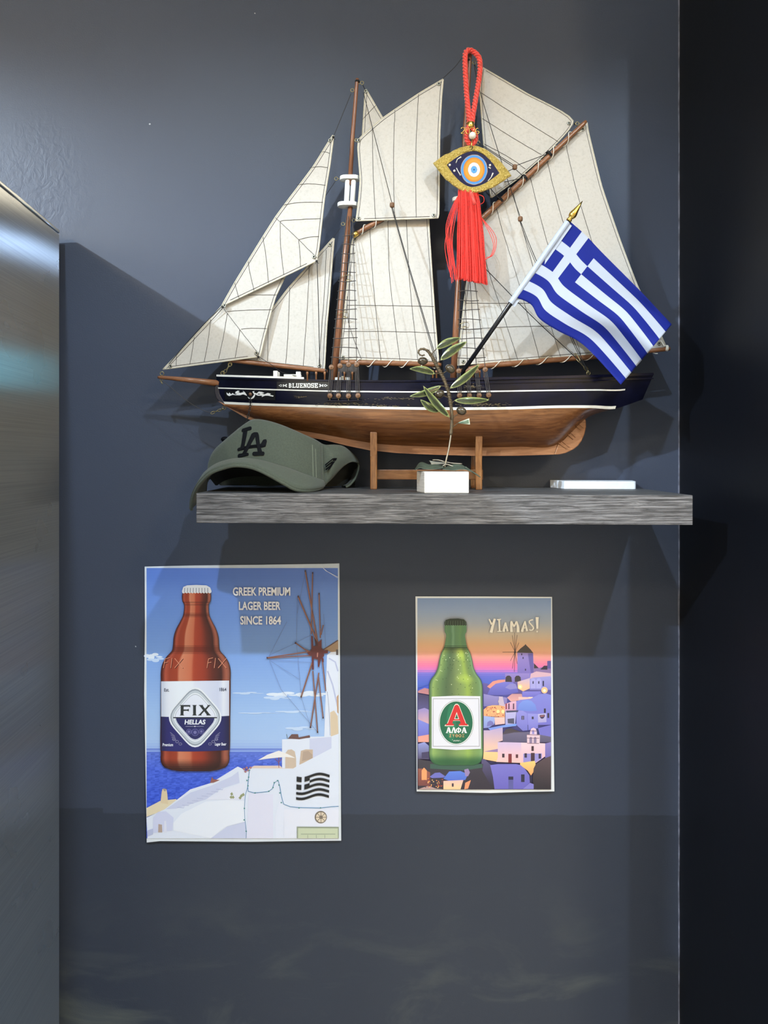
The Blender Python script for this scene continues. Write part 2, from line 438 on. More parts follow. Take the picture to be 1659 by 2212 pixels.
M['embroid'] = plain('dark_embroidery', (8, 9, 14), 0.6, var=0.3, scale=700, bump=0.3, Specular_IOR_Level=0.12)
M['leaf'] = vcol('painted_tin_leaf', 0.22, 0.0, Coat_Weight=0.5)
M['olive'] = plain('glazed_olive', (60, 50, 36), 0.2, var=0.2, scale=120, Coat_Weight=0.5)
M['twig'] = plain('bronze_wire_bark', (88, 74, 54), 0.5, 0.3, var=0.25, scale=300, bump=0.6)
M['wire'] = plain('pale_wire', (168, 160, 146), 0.35, 0.8)
M['greenleaf'] = plain('dried_green_leaf', (66, 78, 66), 0.6, var=0.15, scale=80, bump=0.2)
M['greyleaf'] = plain('dried_grey_leaf', (150, 150, 140), 0.6, var=0.1, scale=80)
def whitewood():
    n = NT('whitewashed_block'); f = n.noise(n.coord((12, 12, 160)), 4, 5)
    n.set(n.ramp(f, [(0.3, (214, 214, 218)), (0.6, (238, 238, 240))]), 0.6); n.bump(f, 0.35, 0.001); return n.m
M['whitewood'] = whitewood()
M['marble'] = plain('white_stone', (216, 220, 228), 0.3, var=0.04, scale=30)

# ------------------------------------------------------------------ the setting
def struct(name, mb, mat, **kw):
    o = mb.build(name, mat, **kw); o['kind'] = 'structure'; return o
XR = W(1467, 0, 0).x
struct('floor', MB().box((-3.2, -4.6, -0.08), (4.2, 0.12, 0.0)), M['floor'])
struct('ceiling', MB().box((-3.2, -4.6, CEIL), (4.2, 0.12, CEIL+0.08)), M['ceil'])
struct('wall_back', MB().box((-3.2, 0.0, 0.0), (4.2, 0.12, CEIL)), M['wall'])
struct('wall_right', MB().box((XR, -0.27, 0.0), (XR+0.12, 0.0, CEIL)), M['wall_dark'])
struct('wall_left', MB().box((-3.2, -4.6, 0.0), (-3.08, 0.0, CEIL)), M['wall_room'])
struct('wall_far_right', MB().box((4.08, -4.6, 0.0), (4.2, 0.0, CEIL)), M['wall_room'])
struct('wall_front', MB().box((-3.08, -4.6, 0.0), (4.08, -4.48, CEIL)), M['wall_room'])
m = MB(); zs = [0.2 + i*0.03 for i in range(80)]
path = [Vector((XR - 0.0006 + 0.0007*noise.noise(Vector((0, 0, z*17))), -0.001, z)) for z in zs]
m.tube(path, [0.0011 + 0.0007*abs(noise.noise(Vector((3, 0, z*31)))) for z in zs], 6)
struct('trim_1', m, M['caulk'])

# ------------------------------------------------------------------ lamps in the ceiling
def spot(x, y, watts, cone, blend, label):
    t = empty('downlight', (x, y, CEIL), label, 'ceiling lamp', 'recessed spot lamps along the ceiling')
    c = Vector((x, y, CEIL))
    ring = [c + Vector((0.062*math.cos(a), 0.062*math.sin(a), -0.003)) for a in (2*math.pi*i/32 for i in range(32))]
    MB().tube(ring, 0.007, 8, closed=True).build('trim_ring', M['lamp_white'], t, True)
    m = MB(); n = 32
    m.add([c + Vector((0.05*math.cos(2*math.pi*i/n), 0.05*math.sin(2*math.pi*i/n), -0.004)) for i in range(n)], [tuple(range(n))[::-1]])
    m.build('lens', M['lens_cool'], t)
    ld = bpy.data.lights.new('spot_bulb', 'SPOT'); ld.energy = watts; ld.color = COOL; ld.spot_size = R(cone); ld.spot_blend = blend; ld.shadow_soft_size = 0.03
    lo = bpy.data.objects.new('spot_bulb', ld); col.objects.link(lo); lo.parent = t; lo.location = (0, 0, -0.012)
for (x, y, w, c, b), l in zip(SPOTS, ('round recessed ceiling spot to the right of the ship', 'round recessed ceiling spot in front of the ship', 'round recessed ceiling spot above the refrigerator')):
    spot(x, y, w, c, b, l)
for (x, y, w), l in zip(FILL_PANELS, ('warm square fill panel added out of view at the back left of the ceiling', 'warm square fill panel added out of view at the back right of the ceiling')):
    t = empty('fill_panel', (x, y, CEIL), l, 'ceiling lamp', 'added ceiling fill panels'); c = Vector((x, y, CEIL))
    f = MB()
    for a, b in (((-.31,-.31),(.31,-.29)), ((-.31,.29),(.31,.31)), ((-.31,-.29),(-.29,.29)), ((.29,-.29),(.31,.29))):
        f.box(c + Vector((*a, -.014)), c + Vector((*b, 0)))
    f.build('frame', M['lamp_white'], t)
    MB().box(c + Vector((-.29,-.29,-.008)), c + Vector((.29,.29,-.002))).build('diffuser', M['fill_warm'], t)
    ld = bpy.data.lights.new('fill_panel_light', 'AREA'); ld.energy = w; ld.color = WARM; ld.size = 0.56
    lo = bpy.data.objects.new('fill_panel_light', ld); col.objects.link(lo); lo.parent = t; lo.location = (0, 0, -0.016)

M['tube'] = emit('lamp_tube_glow', COOL, TUBE[2])
t = empty('tube_lamp', (TUBE[0], TUBE[1], TUBE[3]), 'long white tube lamp hung on two rods beyond the dark partition', 'ceiling lamp'); c = Vector((TUBE[0], TUBE[1], TUBE[3]))
for y in (-.5, .5): MB().tube([c + Vector((0, y, 0)), Vector((c.x, c.y+y, CEIL))], .005, 8).build('rod', M['lamp_white'], t)
bevel(MB().box(c + Vector((-.03, -.63, -.035)), c + Vector((.03, .63, 0))).build('housing', M['lamp_white'], t), .004)
for y in (-.61, .61): bevel(MB().box(c + Vector((-.014, y-.012, -.075)), c + Vector((.014, y+.012, -.035))).build('socket', M['lamp_white'], t), .003)
MB().tube([c + Vector((0, -.6, -.06)), c + Vector((0, .6, -.06))], .013, 12).build('tube', M['tube'], t, True)

M['cyan'] = emit('sign_glow_cyan', (0.10, 0.72, 0.80), 9.0)
t = empty('light_box_sign', (4.08, -1.0, 1.97), 'long cyan glowing light box high on the far right wall', 'sign')
bevel(MB().box((4.03, -1.75, 1.97), (4.08, -0.25, 2.26)).build('sign_housing', M['lamp_white'], t), .004)
MB().box((4.026, -1.73, 1.99), (4.031, -0.27, 2.24)).build('sign_face', M['cyan'], t)

# ------------------------------------------------------------------ refrigerator at the left
fc = W(128.5, 497, -0.02); fh = fc.z
fr = empty('refrigerator', (fc.x, fc.y, 0), 'tall brushed stainless steel refrigerator at the left edge, its side in view', 'refrigerator')
fr.rotation_euler = (0, 0, R(4.0)); ORG[fr.name] = Vector((0, 0, 0))
bevel(MB().box((-0.70, -0.62, 0.11), (0, 0, fh-0.0062)).build('side_panel', M['steel'], fr), 0.0015)
bevel(MB().box((-0.70, -0.62, fh-0.005), (0.0004, 0, fh)).build('top_panel', M['steel'], fr), 0.001)
MB().box((-0.69, -0.61, fh-0.0064), (-0.0025, -0.004, fh-0.0048)).build('seam', M['rubber'], fr)
MB().box((-0.69, -0.628, 0.12), (-0.01, -0.62, fh-0.01)).build('door_gasket', M['rubber'], fr)
for z0, z1 in ((0.13, 0.86), (0.87, fh-0.01)):
    d = bevel(MB().box((-0.70, -0.675, z0), (0, -0.628, z1)).build('door', M['steel'], fr), 0.004)
    zc = (z0+z1)/2
    MB().tube([(-0.06, -0.675, zc-0.17), (-0.06, -0.715, zc-0.16), (-0.06, -0.715, zc+0.16), (-0.06, -0.675, zc+0.17)], 0.009, 10).build('handle', M['chrome'], d, True)
for x in (-0.64, -0.06):
    for y in (-0.56, -0.06):
        MB().tube([(x, y, 0), (x, y, 0.012), (x, y, 0.0121), (x, y, 0.11)], [0.026, 0.024, 0.013, 0.013], 12).build('foot', M['rubber'], fr)

# ------------------------------------------------------------------ shelf
SD = 0.206                                     # depth of the shelf
xl, xr = W(424, 0, -SD).x, W(1496.5, 0, -SD).x
ztf = W(0, 1067, -SD).z; zbf = W(0, 1131.5, -SD).z
SLOPE = (W(0, 1051.5, 0).z - ztf)/SD           # the shelf droops a little to the front
TILT = -0.0042                                 # and to the right
def shelf_z(x, y): return ztf + (y + SD)*SLOPE + TILT*(x)
sh = empty('wall_shelf', (0, 0, zbf), 'thick grey wood-grain floating shelf carrying the model ship', 'shelf')
def shelf_box(y0, y1, x0=xl, x1=xr):
    m = MB(); th = ztf-zbf
    vs = []
    for dz in (-th, 0):
        for x, y in ((x0, y0), (x1, y0), (x1, y1), (x0, y1)): vs.append(Vector((x, y, shelf_z(x, y)+dz)))
    return m.add(vs, [(0,3,2,1),(4,5,6,7),(0,1,5,4),(1,2,6,5),(2,3,7,6),(3,0,4,7)])
bevel(shelf_box(-SD+0.0015, -0.0005).build('board', M['lam_top'], sh), 0.0006, 1)
bevel(shelf_box(-SD, -SD+0.0015).build('front_edge', M['lam'], sh), 0.0005, 1)
# ------------------------------------------------------------------ model schooner
YS = -0.060                                    # centre plane of the ship
ship = empty('model_ship', W(900, 985, YS), 'two-masted model schooner with cream canvas sails, navy hull and varnished wooden bottom', 'model ship')
RAIL = [(468,815,.0015),(482,815.5,.009),(500,816,.016),(530,817,.025),(600,819,.037),(700,822,.0445),(800,823,.0485),(900,823,.050),(1000,822,.050),(1100,820,.049),(1200,818,.047),(1300,815,.042),(1411,811,.034)]
LOW = [(480,872,.0015),(500,873,.008),(530,874.5,.015),(600,877,.027),(700,880,.039),(800,882.5,.0455),(900,884.5,.0485),(1000,885,.049),(1100,884,.047),(1200,881,.041),(1280,881,.032),(1329,882.5,.024),(1360,873,.023),(1388,863,.022)]
def hull(u, v, off=0.0, side=-1):
    ra = interp(RAIL, lerp(468, 1411, u)); lo = interp(LOW, lerp(480, 1388, u))
    px = lerp(lerp(468, 1411, u), lerp(480, 1388, u), v) - 6.5*math.sin(math.pi*v)*(1-u)**30
    py = lerp(ra[0], lo[0], v); b = lerp(ra[1], lo[1], v) + 0.0022*math.sin(math.pi*v)*min(1, u*8)
    p = W(px, py, YS - b); p.y = YS + side*(b + off); return p
def hull_at(px, py, off):
    u = (px-470)/(941); v = 0.5
    for _ in range(4):
        ra = interp(RAIL, lerp(468, 1411, u))[0]; lo = interp(LOW, lerp(480, 1388, u))[0]
        v = (py-ra)/(lo-ra); a, b = lerp(468, 480, v), lerp(1411, 1388, v); u = (px-a)/(b-a)
    return hull(max(u, 0), v, off)
NU, NV = 72, 8
m = MB()
for side in (-1, 1):
    m.grid([[hull(i/NU, j/NV, 0, side) for i in range(NU+1)] for j in range(NV+1)], None, side == 1)
m.grid([[hull(1, j/NV, 0, -1), hull(1, j/NV, 0, 1)] for j in range(NV+1)])                      # transom
us = [i/NU for i in range(NU+1) if lerp(480, 1388, i/NU) > 1300]
m.grid([[hull(u, 1, 0, -1), hull(u, 1, 0, 1)] for u in us], None, True)                         # counter
topside = m.build('hull_topside', M['navy'], ship, fix=True); sharp(topside, 40)
KEELTOP = [(482,875),(531,897),(595,920),(700,939),(814,959),(920,965),(1024,967),(1120,965.5),(1205,960),(1240,928),(1265,904),(1319,884.5)]
def keelz(px): return interp(KEELTOP, px)[0]
m = MB(); NB = 10
for side in (-1, 1):
    rows = []
    for j in range(NB+1):
        t = j/NB; row = []
        for i in range(NU+1):
            u = i/NU; lpx = lerp(480, 1322, u); lo = interp(LOW, lpx)
            a = W(lpx, lo[0], YS - lo[1]); kpx = lerp(482, 1322, u); kz = W(kpx, keelz(kpx), YS)
            fin = 1.0 if u < 0.7 else lerp(1.0, 0.35, (u-0.7)/0.3)
            b = lo[1]*(1 - t**lerp(0.8, 2.3, fin)) + 0.0036*t
            x = lerp(a.x, kz.x, t); z = lerp(a.z, kz.z, t)
            row.append(Vector((x, YS + side*b, z)))
        rows.append(row)
    m.grid(rows, None, side == 1)
m.build('hull_bottom', M['hull_wood'], ship, smooth=True, fix=True)
def flat(pts, y, th, name, mat, parent, bev=0.0):
    o = MB().prism([W(px, py, y) for px, py in pts], (0, th, 0)).build(name, mat, parent, fix=True)
    if bev: bevel(o, bev)
    return o
kb = [(470,866),(486,876.5),(531,903),(595,929),(640,940),(700,950.5),(750,963),(799,973),(860,979),(928,982),(1029,985),(1120,984.5),(1197,982)]
kt = [(1205,957),(1120,962),(1024,964),(920,962),(814,956),(700,936),(640,927),(595,917),(531,894),(482,871)]
flat(kb+kt, YS-0.0042, 0.0084, 'keel', M['keel'], ship, 0.0008)
flat([(470,826),(463,836),(463,848),(467,860),(474,869),(484,875),(490,873),(480,862),(474,850),(473,838),(474,828)], YS-0.0038, 0.0076, 'stem', M['navy'], ship, 0.0008)
ru = flat([(1197,982.3),(1205,961),(1222,943),(1240,923),(1255,909),(1263,904),(1266,908),(1266.5,922),(1263,938),(1257,952),(1249,963),(1239,971),(1222,979),(1208,982)], YS-0.0044, 0.0088, 'rudder', M['keel'], ship, 0.0012)
for a, b, c in (((1236,914),(1255,928),(1245,908)), ((1221,933),(1238,948),(1230,927)), ((1206,956),(1224,969),(1214,948))):
    mm = MB(); mm.tube([W(*a, YS-.0052), W(*b, YS-.0052)], 0.0011, 6); mm.tube([W(*a, YS-.0052), W(*c, YS-.0052)], 0.0009, 6)
    mm.tube([W(a[0]+6, a[1]-5, YS-.005), W(b[0]+5, b[1]-4, YS-.005)], 0.0008, 6)
    mm.build('hinge_strap', M['keel'], ru)
def strip(u0, u1, vf, h, name, mat, n=80, off=0.0005, side=-1):
    m = MB(); rows = [[], []]
    for i in range(n+1):
        u = lerp(u0, u1, i/n); v = vf(u)
        rows[0].append(hull(u, v-h/2, off, side)); rows[1].append(hull(u, v+h/2, off, side))
    m.grid(rows); return m.build(name, mat, ship, True)
for sd in (-1, 1):
    strip(0.004, 0.945, lambda u: 0.405 - 0.02*math.sin(math.pi*u) + 0.03*max(0, u-0.7)/0.3, 0.045, 'white_stripe', M['white_paint'], side=sd)
    strip(0.001, 0.935, lambda u: 0.965, 0.09, 'waterline_stripe', M['white_paint'], side=sd)
# rails and deck
def sweep(u0, u1, dz, w, h, name, mat, inset=0.0, n=70, side=-1):
    m = MB(); prof = [(-w/2, 0), (w/2, 0), (w/2, h), (-w/2, h)]; rows = []
    for i in range(n+1):
        p = hull(lerp(u0, u1, i/n), 0, -inset, side); rows.append([p + Vector((0, side*a, dz+b)) for a, b in prof] )
    n4 = 4; vs = [q for r in rows for q in r]; fs = []
    for i in range(n):
        for j in range(4): fs.append((i*4+j, i*4+(j+1) % 4, (i+1)*4+(j+1) % 4, (i+1)*4+j))
    fs += [(0,1,2,3), tuple(n*4+k for k in (3,2,1,0))]
    m.add(vs, fs); return m.build(name, mat, ship, fix=True)
for sd in (-1, 1):
    sweep(0.0, 0.49, -0.0012, 0.0045, 0.0022, 'cap_rail', M['navy'], 0.0005, side=sd)
    sweep(0.49, 1.0, 0.0, 0.0050, 0.0036, 'quarter_rail', M['navy'], 0.0005, side=sd)
    sweep(0.0, 0.2, 0.0011, 0.0052, 0.0026, 'bow_rail', M['white_paint'], 0.0010, 30, side=sd)
    sweep(0.49, 1.0, -0.0050, 0.0024, 0.0012, 'rail_moulding', M['navy'], -0.0005, side=sd)
m = MB(); m.grid([[hull(i/NU, 0, -0.0015, -1) + Vector((0, 0, -0.004)) for i in range(NU+1)], [hull(i/NU, 0, -0.0015, 1) + Vector((0, 0, -0.004)) for i in range(NU+1)]])
m.build('deck', M['deck'], ship)
def deckbox(x0, y0, x1, y1, yd, dep, mat=M['white_paint'], name='deck_house', bev=0.0006):
    p, q = W(x0, y1, yd), W(x1, y0, yd)
    return bevel(MB().box((p.x, yd-dep/2, p.z), (q.x, yd+dep/2, q.z)).build(name, mat, ship), bev)
deckbox(591, 801.5, 600.5, 818, -0.085, 0.008, name='bitt_post'); deckbox(600, 804, 604, 818, -0.076, 0.006, name='bitt_post')
deckbox(614, 809.5, 651, 820, -0.082, 0.012, name='windlass_cover'); deckbox(640, 803.5, 650, 812, -0.076, 0.008, name='bitt_post')
deckbox(724, 816, 757, 824, -0.09, 0.012, name='mast_coaming'); deckbox(738, 813, 745, 818, -0.088, 0.008, name='mast_coaming')
pin = mesh_only(MB().tube([(0,0,-.004),(0,0,.005),(0,0,.0055),(0,0,.0085)], [.0011,.0011,.0017,.0014], 8), 'belaying_pin', M['keel'])
for x in (664, 683, 701.5, 732, 744, 761, 935, 943, 1012, 1022, 1036, 1046):
    place(pin, W(x, 815 if x < 800 else 812, -0.104) + Vector((0, 0, -0.001)), ship)
# name board, scroll and wear on the bow
pt = Paint(hull_at, 6e-5)
pt.layer = 8
for i in range(10): pt.rect(598+i*11.4, 824.6+i*.06, 598+(i+1)*11.4, 839.6+i*.06, (24, 25, 30), False)
x0 = 623.5; hgt = (828.4, 837.6)
def slab_letters(word, x0, x1, y0, y1, c, p):
    G = {'B': [bar((.1,.08),(.62,.08),.17), bar((.1,.5),(.6,.5),.15), bar((.1,.92),(.62,.92),.17), bar((.27,0),(.27,1),.25), bar((.72,.12),(.72,.46),.25), bar((.76,.54),(.76,.9),.27)],
         'L': [bar((.0,.07),(.55,.07),.14), bar((.27,0),(.27,1),.25), bar((0,.92),(1,.92),.16), bar((.9,.68),(.9,1),.2)],
         'U': [bar((0,.07),(.42,.07),.14), bar((.58,.07),(1,.07),.14), bar((.21,0),(.21,.88),.24), bar((.79,0),(.79,.88),.24), bar((.14,.9),(.86,.9),.2)],
         'E': [bar((0,.08),(.95,.08),.16), bar((0,.92),(1,.92),.16), bar((.26,0),(.26,1),.25), bar((.26,.5),(.72,.5),.15), bar((.88,.05),(.88,.3),.18), bar((.92,.7),(.92,1),.18), bar((.68,.36),(.68,.64),.14)],
         'N': [bar((0,.07),(.4,.07),.14), bar((.6,.07),(1,.07),.14), bar((0,.93),(.42,.93),.14), bar((.2,0),(.2,1),.2), bar((.82,0),(.82,1),.2), bar((.2,.05),(.82,.95),.26)],
         'O': [bar((.15,.09),(.85,.09),.19), bar((.15,.91),(.85,.91),.19), bar((.16,.1),(.16,.9),.27), bar((.84,.1),(.84,.9),.27)],
         'S': [bar((.12,.09),(.95,.09),.18), bar((.05,.91),(.88,.91),.18), bar((.1,.5),(.9,.5),.18), bar((.16,.1),(.16,.5),.26), bar((.84,.5),(.84,.9),.26), bar((.9,.05),(.9,.34),.16), bar((.1,.68),(.1,.97),.16)]}
    n = len(word); w = (x1-x0)/n
    for i, ch in enumerate(word): p.glyphs(G[ch], x0+i*w+w*.04, y0, x0+(i+1)*w-w*.06, y1, c)
slab_letters('BLUENOSE', 623, 687.5, 828.0, 837.8, (236, 238, 240), pt)
for sgn, cx in ((1, 616), (-1, 694)):
    for pts in ([(0,-1.2),(3,-3.6),(4.5,-2),(2,0),(4.5,2),(3,3.6),(0,1.2)], [(-1,-.8),(-4,-3),(-5,-1.5),(-3,0),(-5,1.5),(-4,3),(-1,.8)]):
        pt.poly([(cx+sgn*a, 833+b) for a, b in pts], (228, 230, 232))
    pt.ring(cx-sgn*9, 833, 2.2, 2.0, 0.9, (228, 230, 232), 12); pt.ell(cx-sgn*13, 833, .8, .8, (228, 230, 232), 8)
pt.mb.build('name_board', M['decal'], ship); pt.mb = MB()
for i in range(8): pt.rect(489+i*13.3, 843.2+i*.1, 489+(i+1)*13.3, 862.5+i*.3, (16, 17, 20), False)
fl = [[(493,848),(497,851),(499,848),(502,852),(505,849),(509,852),(512,846),(516,844),(520,845),(517,847),(521,849),(528,847),(526,844),(531,848),(535,855),(527,852),(520,854),(512,854),(505,853),(498,856),(494,853)],
      [(546,846),(551,845),(549,848),(555,850),(560,846),(567,847),(572,849),(566,850),(572,852),(579,849),(586,851),(583,853),(592,855),(590,857),(580,855),(573,855),(566,858),(567,855),(558,855),(549,851)],
      [(536,857),(540,860),(545,859),(549,854),(551,849),(552,855),(549,860),(543,863),(538,861)]]
for g in fl: pt.poly(g, (234, 236, 238))
pt.ell(511, 851.3, 2.4, 1.0, (16, 17, 20), 8); pt.ell(560, 851.5, 2.6, 1.0, (16, 17, 20), 8)
pt.mb.build('bow_scroll', M['decal'], ship); pt.mb = MB()
random.seed(5)
for cx, cy, w, h, k in ((648, 857, 16, 3, 26), (740, 872, 60, 5, 90), (850, 861, 60, 4, 60), (1050, 874, 60, 5, 110), (830, 876, 50, 4, 60), (1015, 834, 35, 6, 60)):
    for _ in range(k):
        x, y, l = random.gauss(cx, w*.45), random.gauss(cy, h*.4), random.uniform(1, 5)
        if not (845 < y < 880 or 827 < y < 843): continue
        pt.rect(x, y, x+l, y+random.uniform(.3, .9), random.choice([(92, 82, 62), (120, 104, 72), (70, 64, 56)]), False)
pt.mb.build('paint_scuffs', M['decal'], ship)['kind'] = 'stuff'
# hawse hole with anchor chain
hw = hull_at(542, 851.5, 0.001)
MB().ball(hw, (0.0026, 0.0022, 0.0026), 12, 8).build('hawse_pipe', M['deadeye'], ship, True)
def chain(pts, n, r, wr, name, mat, parent):
    m = MB(); P = along(pts, n*2+1)
    for i in range(n):
        a, b = P[2*i], P[2*i+2]; c = (a+b)/2; d = (b-a); ln = d.length*0.62; d.normalize()
        s = Vector((0, -1, 0)) if i % 2 else d.cross(Vector((0, -1, 0))).normalized()
        m.tube([c + d*ln*math.cos(t) + s*r*math.sin(t) for t in (2*math.pi*q/10 for q in range(10))], wr, 5, closed=True)
    return m.build(name, mat, parent, True)
chain([hull_at(542, 855, .002), W(541, 872, -0.086), W(539, 886, -0.09), W(534, 905, -0.095), W(529, 918, -0.095)], 13, 0.0016, 0.0005, 'anchor_chain', M['iron'], ship)
# ------------------------------------------------------------------ spars
def spar(pts, name, mat, n=12):
    P = [W(a, b, y) for a, b, y, r in pts]; return MB().tube(P, [r for *_, r in pts], n).build(name, mat, ship, True)
def px2(r): return r*K*0.945
spar([(341,815,YS,px2(2.6)),(346,815,YS,px2(3.6)),(400,820,YS,px2(5.5)),(474,828.5,YS,px2(7.2))], 'bowsprit', M['spar'])
fm = spar([(721,822,YS,px2(7)),(735,680,YS,px2(6.6)),(746,553,YS,px2(6)),(757,445,YS,px2(5))], 'foremast', M['mast'])
spar([(755.5,400,YS-.002,px2(4.8)),(762,290,YS-.002,px2(4.6)),(771,178,YS-.002,px2(4)),(772,170,YS-.002,px2(3.4))], 'fore_topmast', M['mast'])
spar([(979,822,YS,px2(7)),(986,690,YS,px2(7)),(993,560,YS,px2(6)),(999,430,YS,px2(5.2))], 'mainmast', M['mast'])
spar([(999,440,YS-.002,px2(5)),(1004,290,YS-.002,px2(5)),(1011,190,YS-.002,px2(4.6)),(1015.5,118,YS-.002,px2(4)),(1016,110,YS-.002,px2(3))], 'main_topmast', M['mast'])
spar([(484,777,-.058,px2(3.4)),(500,778.5,-.058,px2(5)),(600,790,-.058,px2(5.4)),(700,801,-.058,px2(4.6)),(708,802,-.058,px2(3))], 'staysail_boom', M['spar'])
spar([(736,782,-.067,px2(4)),(760,783,-.067,px2(5.6)),(850,785,-.067,px2(5.6)),(945,787.5,-.067,px2(5)),(953,788,-.067,px2(3.5))], 'fore_boom', M['spar'])
spar([(764,508,-.067,px2(4)),(790,493,-.067,px2(5.4)),(860,455,-.0655,px2(5.2)),(932,415,-.0655,px2(3.5))], 'fore_gaff', M['spar'])
spar([(992,803,-.068,px2(5)),(1040,791,-.068,px2(6)),(1290,770,-.068,px2(5.6)),(1440,754,-.066,px2(4.6)),(1447,753,-.066,px2(3.6))], 'main_boom', M['spar'])
spar([(1004,508,-.070,px2(4)),(1045,468,-.070,px2(6)),(1160,362,-.069,px2(5.8)),(1260,268,-.068,px2(4.4)),(1266,262,-.068,px2(3.4))], 'main_gaff', M['spar'])
MB().tube([W(762.5,509,-.067), W(773,503,-.067)], px2(6.0), 12).build('gaff_ferrule', M['gold_smooth'], ship, True)
# cross-trees: two white plates and two white posts
def rounded(x0, x1, y, yd, hw, th, name, parent=ship):
    a, b = W(x0, y, yd), W(x1, y, yd); r = hw; pts = []
    for i in range(9): t = math.pi/2 + math.pi*i/8; pts.append((a.x + r + r*math.cos(t), yd + r*math.sin(t)))
    for i in range(9): t = -math.pi/2 + math.pi*i/8; pts.append((b.x - r + r*math.cos(t), yd + r*math.sin(t)))
    return bevel(MB().prism([Vector((x, yy, a.z)) for x, yy in pts], (0, 0, th)).build(name, M['white_paint'], parent, fix=True), 0.0006)
for (xa, xb, ya, yb, xp) in ((729, 774, 447, 390, (748, 761)), (977, 1022, 436, 379, (995, 1008))):
    rounded(xa, xb, ya, YS, 0.009, 0.0055, 'crosstree'); rounded(xa+5, xb+4, yb, YS, 0.009, 0.0055, 'crosstree')
    for i, x in enumerate(xp):
        MB().tube([W(x, ya-4, YS-.003), W(x+3, yb, YS-.003)], px2(5.4), 12).build('crosstree_post', M['white_paint'], ship, True)
# ------------------------------------------------------------------ sails
def sail(name, left, right, y0, amp, seams, eyes, n=18, rows=26, hemsides='lrbt'):
    xs = [p[0] for p in left+right]; ys = [p[1] for p in left+right]; xa, xb, ya, yb = min(xs), max(xs), min(ys), max(ys)
    def yd(px, py): return y0 - amp*math.sin(math.pi*min(1, max(0, (px-xa)/(xb-xa))))*math.sin(math.pi*min(1, max(0, (py-ya)/(yb-ya)))) + 0.0006*noise.noise(Vector((px*.012, py*.012, y0*50)))
    def S(p, off=0.0): return W(p[0], p[1], yd(p[0], p[1]) - off)
    la, lb = len(left)-1, len(right)-1; lc = la*lb//math.gcd(la, lb); rows = lc*max(1, math.ceil(25/lc)) + 1
    Lp, Rp = on_points([(a, b, 0) for a, b in left], rows), on_points([(a, b, 0) for a, b in right], rows)
    g = [[S(lerp(Vector(l), Vector(r), j/(n-1))) for j in range(n)] for l, r in zip(Lp, Rp)]
    o = MB().slab(g, Vector((0, 0.0007, 0))).build(name, M['canvas'], ship, False); sharp(o, 50)
    # rolled hem round the edge with a dark stitch line inside it
    top = [lerp(Vector(Lp[0]), Vector(Rp[0]), t/10) for t in range(11)]; bot = [lerp(Vector(Lp[-1]), Vector(Rp[-1]), t/10) for t in range(11)]
    loops = {'l': Lp, 'r': Rp, 't': top, 'b': bot}
    cx, cy = sum(xs)/len(xs), sum(ys)/len(ys)
    for k in hemsides:
        e = loops[k]
        if (Vector(e[0])-Vector(e[-1])).length < 8: continue
        MB().tube([S(p, -0.0003) for p in e], 0.0009, 6).build('hem', M['hem'], o, True)
        d = (Vector(e[-1])-Vector(e[0])).normalized(); nrm = Vector((-d.y, d.x, 0))
        if nrm.dot(Vector((cx, cy, 0))-Vector(e[len(e)//2])) < 0: nrm = -nrm
        ln = (Vector(e[-1])-Vector(e[0])).length
        q = [Vector(p)+nrm*4.2 for p in e[1:-1]]
        MB().tube([S(p, 0.0004) for p in q], 0.00026, 4).build('hem_stitch', M['thread'], o)
    for sm in seams:
        q = along([(a, b, 0) for a, b in sm], max(8, len(sm)*8))
        q = [Vector((p[0] + 0.5*noise.noise(Vector((p[0]*.09, p[1]*.09, 1))), p[1] + 0.5*noise.noise(Vector((p[0]*.09, p[1]*.09, 7))), 0)) for p in q]
        MB().tube([S(p, 0.0004) for p in q], 0.00028, 4).build('seam', M['thread'], o)
    for ex, ey in eyes:
        c = S((ex, ey), 0.0006)
        MB().tube([c + Vector((0.0019*math.cos(t), 0, 0.0019*math.sin(t))) for t in (2*math.pi*i/14 for i in range(14))], 0.0009, 6, closed=True).build('eyelet', M['grommet'], o, True)
        MB().tube([c + Vector((0, .0002, 0)), c + Vector((0, -.0003, 0))], 0.0012, 10).build('eyelet_hole', M['cord_black'], o)
    return o
sail('outer_jib', [(719,292),(708,309),(675,362),(595,469),(508,609),(478,662)], [(721,293),(713,355),(701,429),(689,535),(685,556),(685,563)], -.071, .004,
     [[(689,329),(700,328),(712,331)],[(668,362),(690,360),(708,362)],[(641,399),(670,397),(703,400)],[(612,443),(650,437),(698,437)],[(595,470),(630,503),(685,557)],[(606,480),(615,476),(693,472)],[(605,481),(606,530),(613,594)],[(568,511),(575,560),(580,611)],[(536,565),(540,590),(549,628)],[(507,610),(512,630),(517,646)],[(645,519),(648,548),(649,577)],[(645,518),(668,512),(689,511)]],
     [(713,303),(678,555),(485,660)], hemsides='lrb')
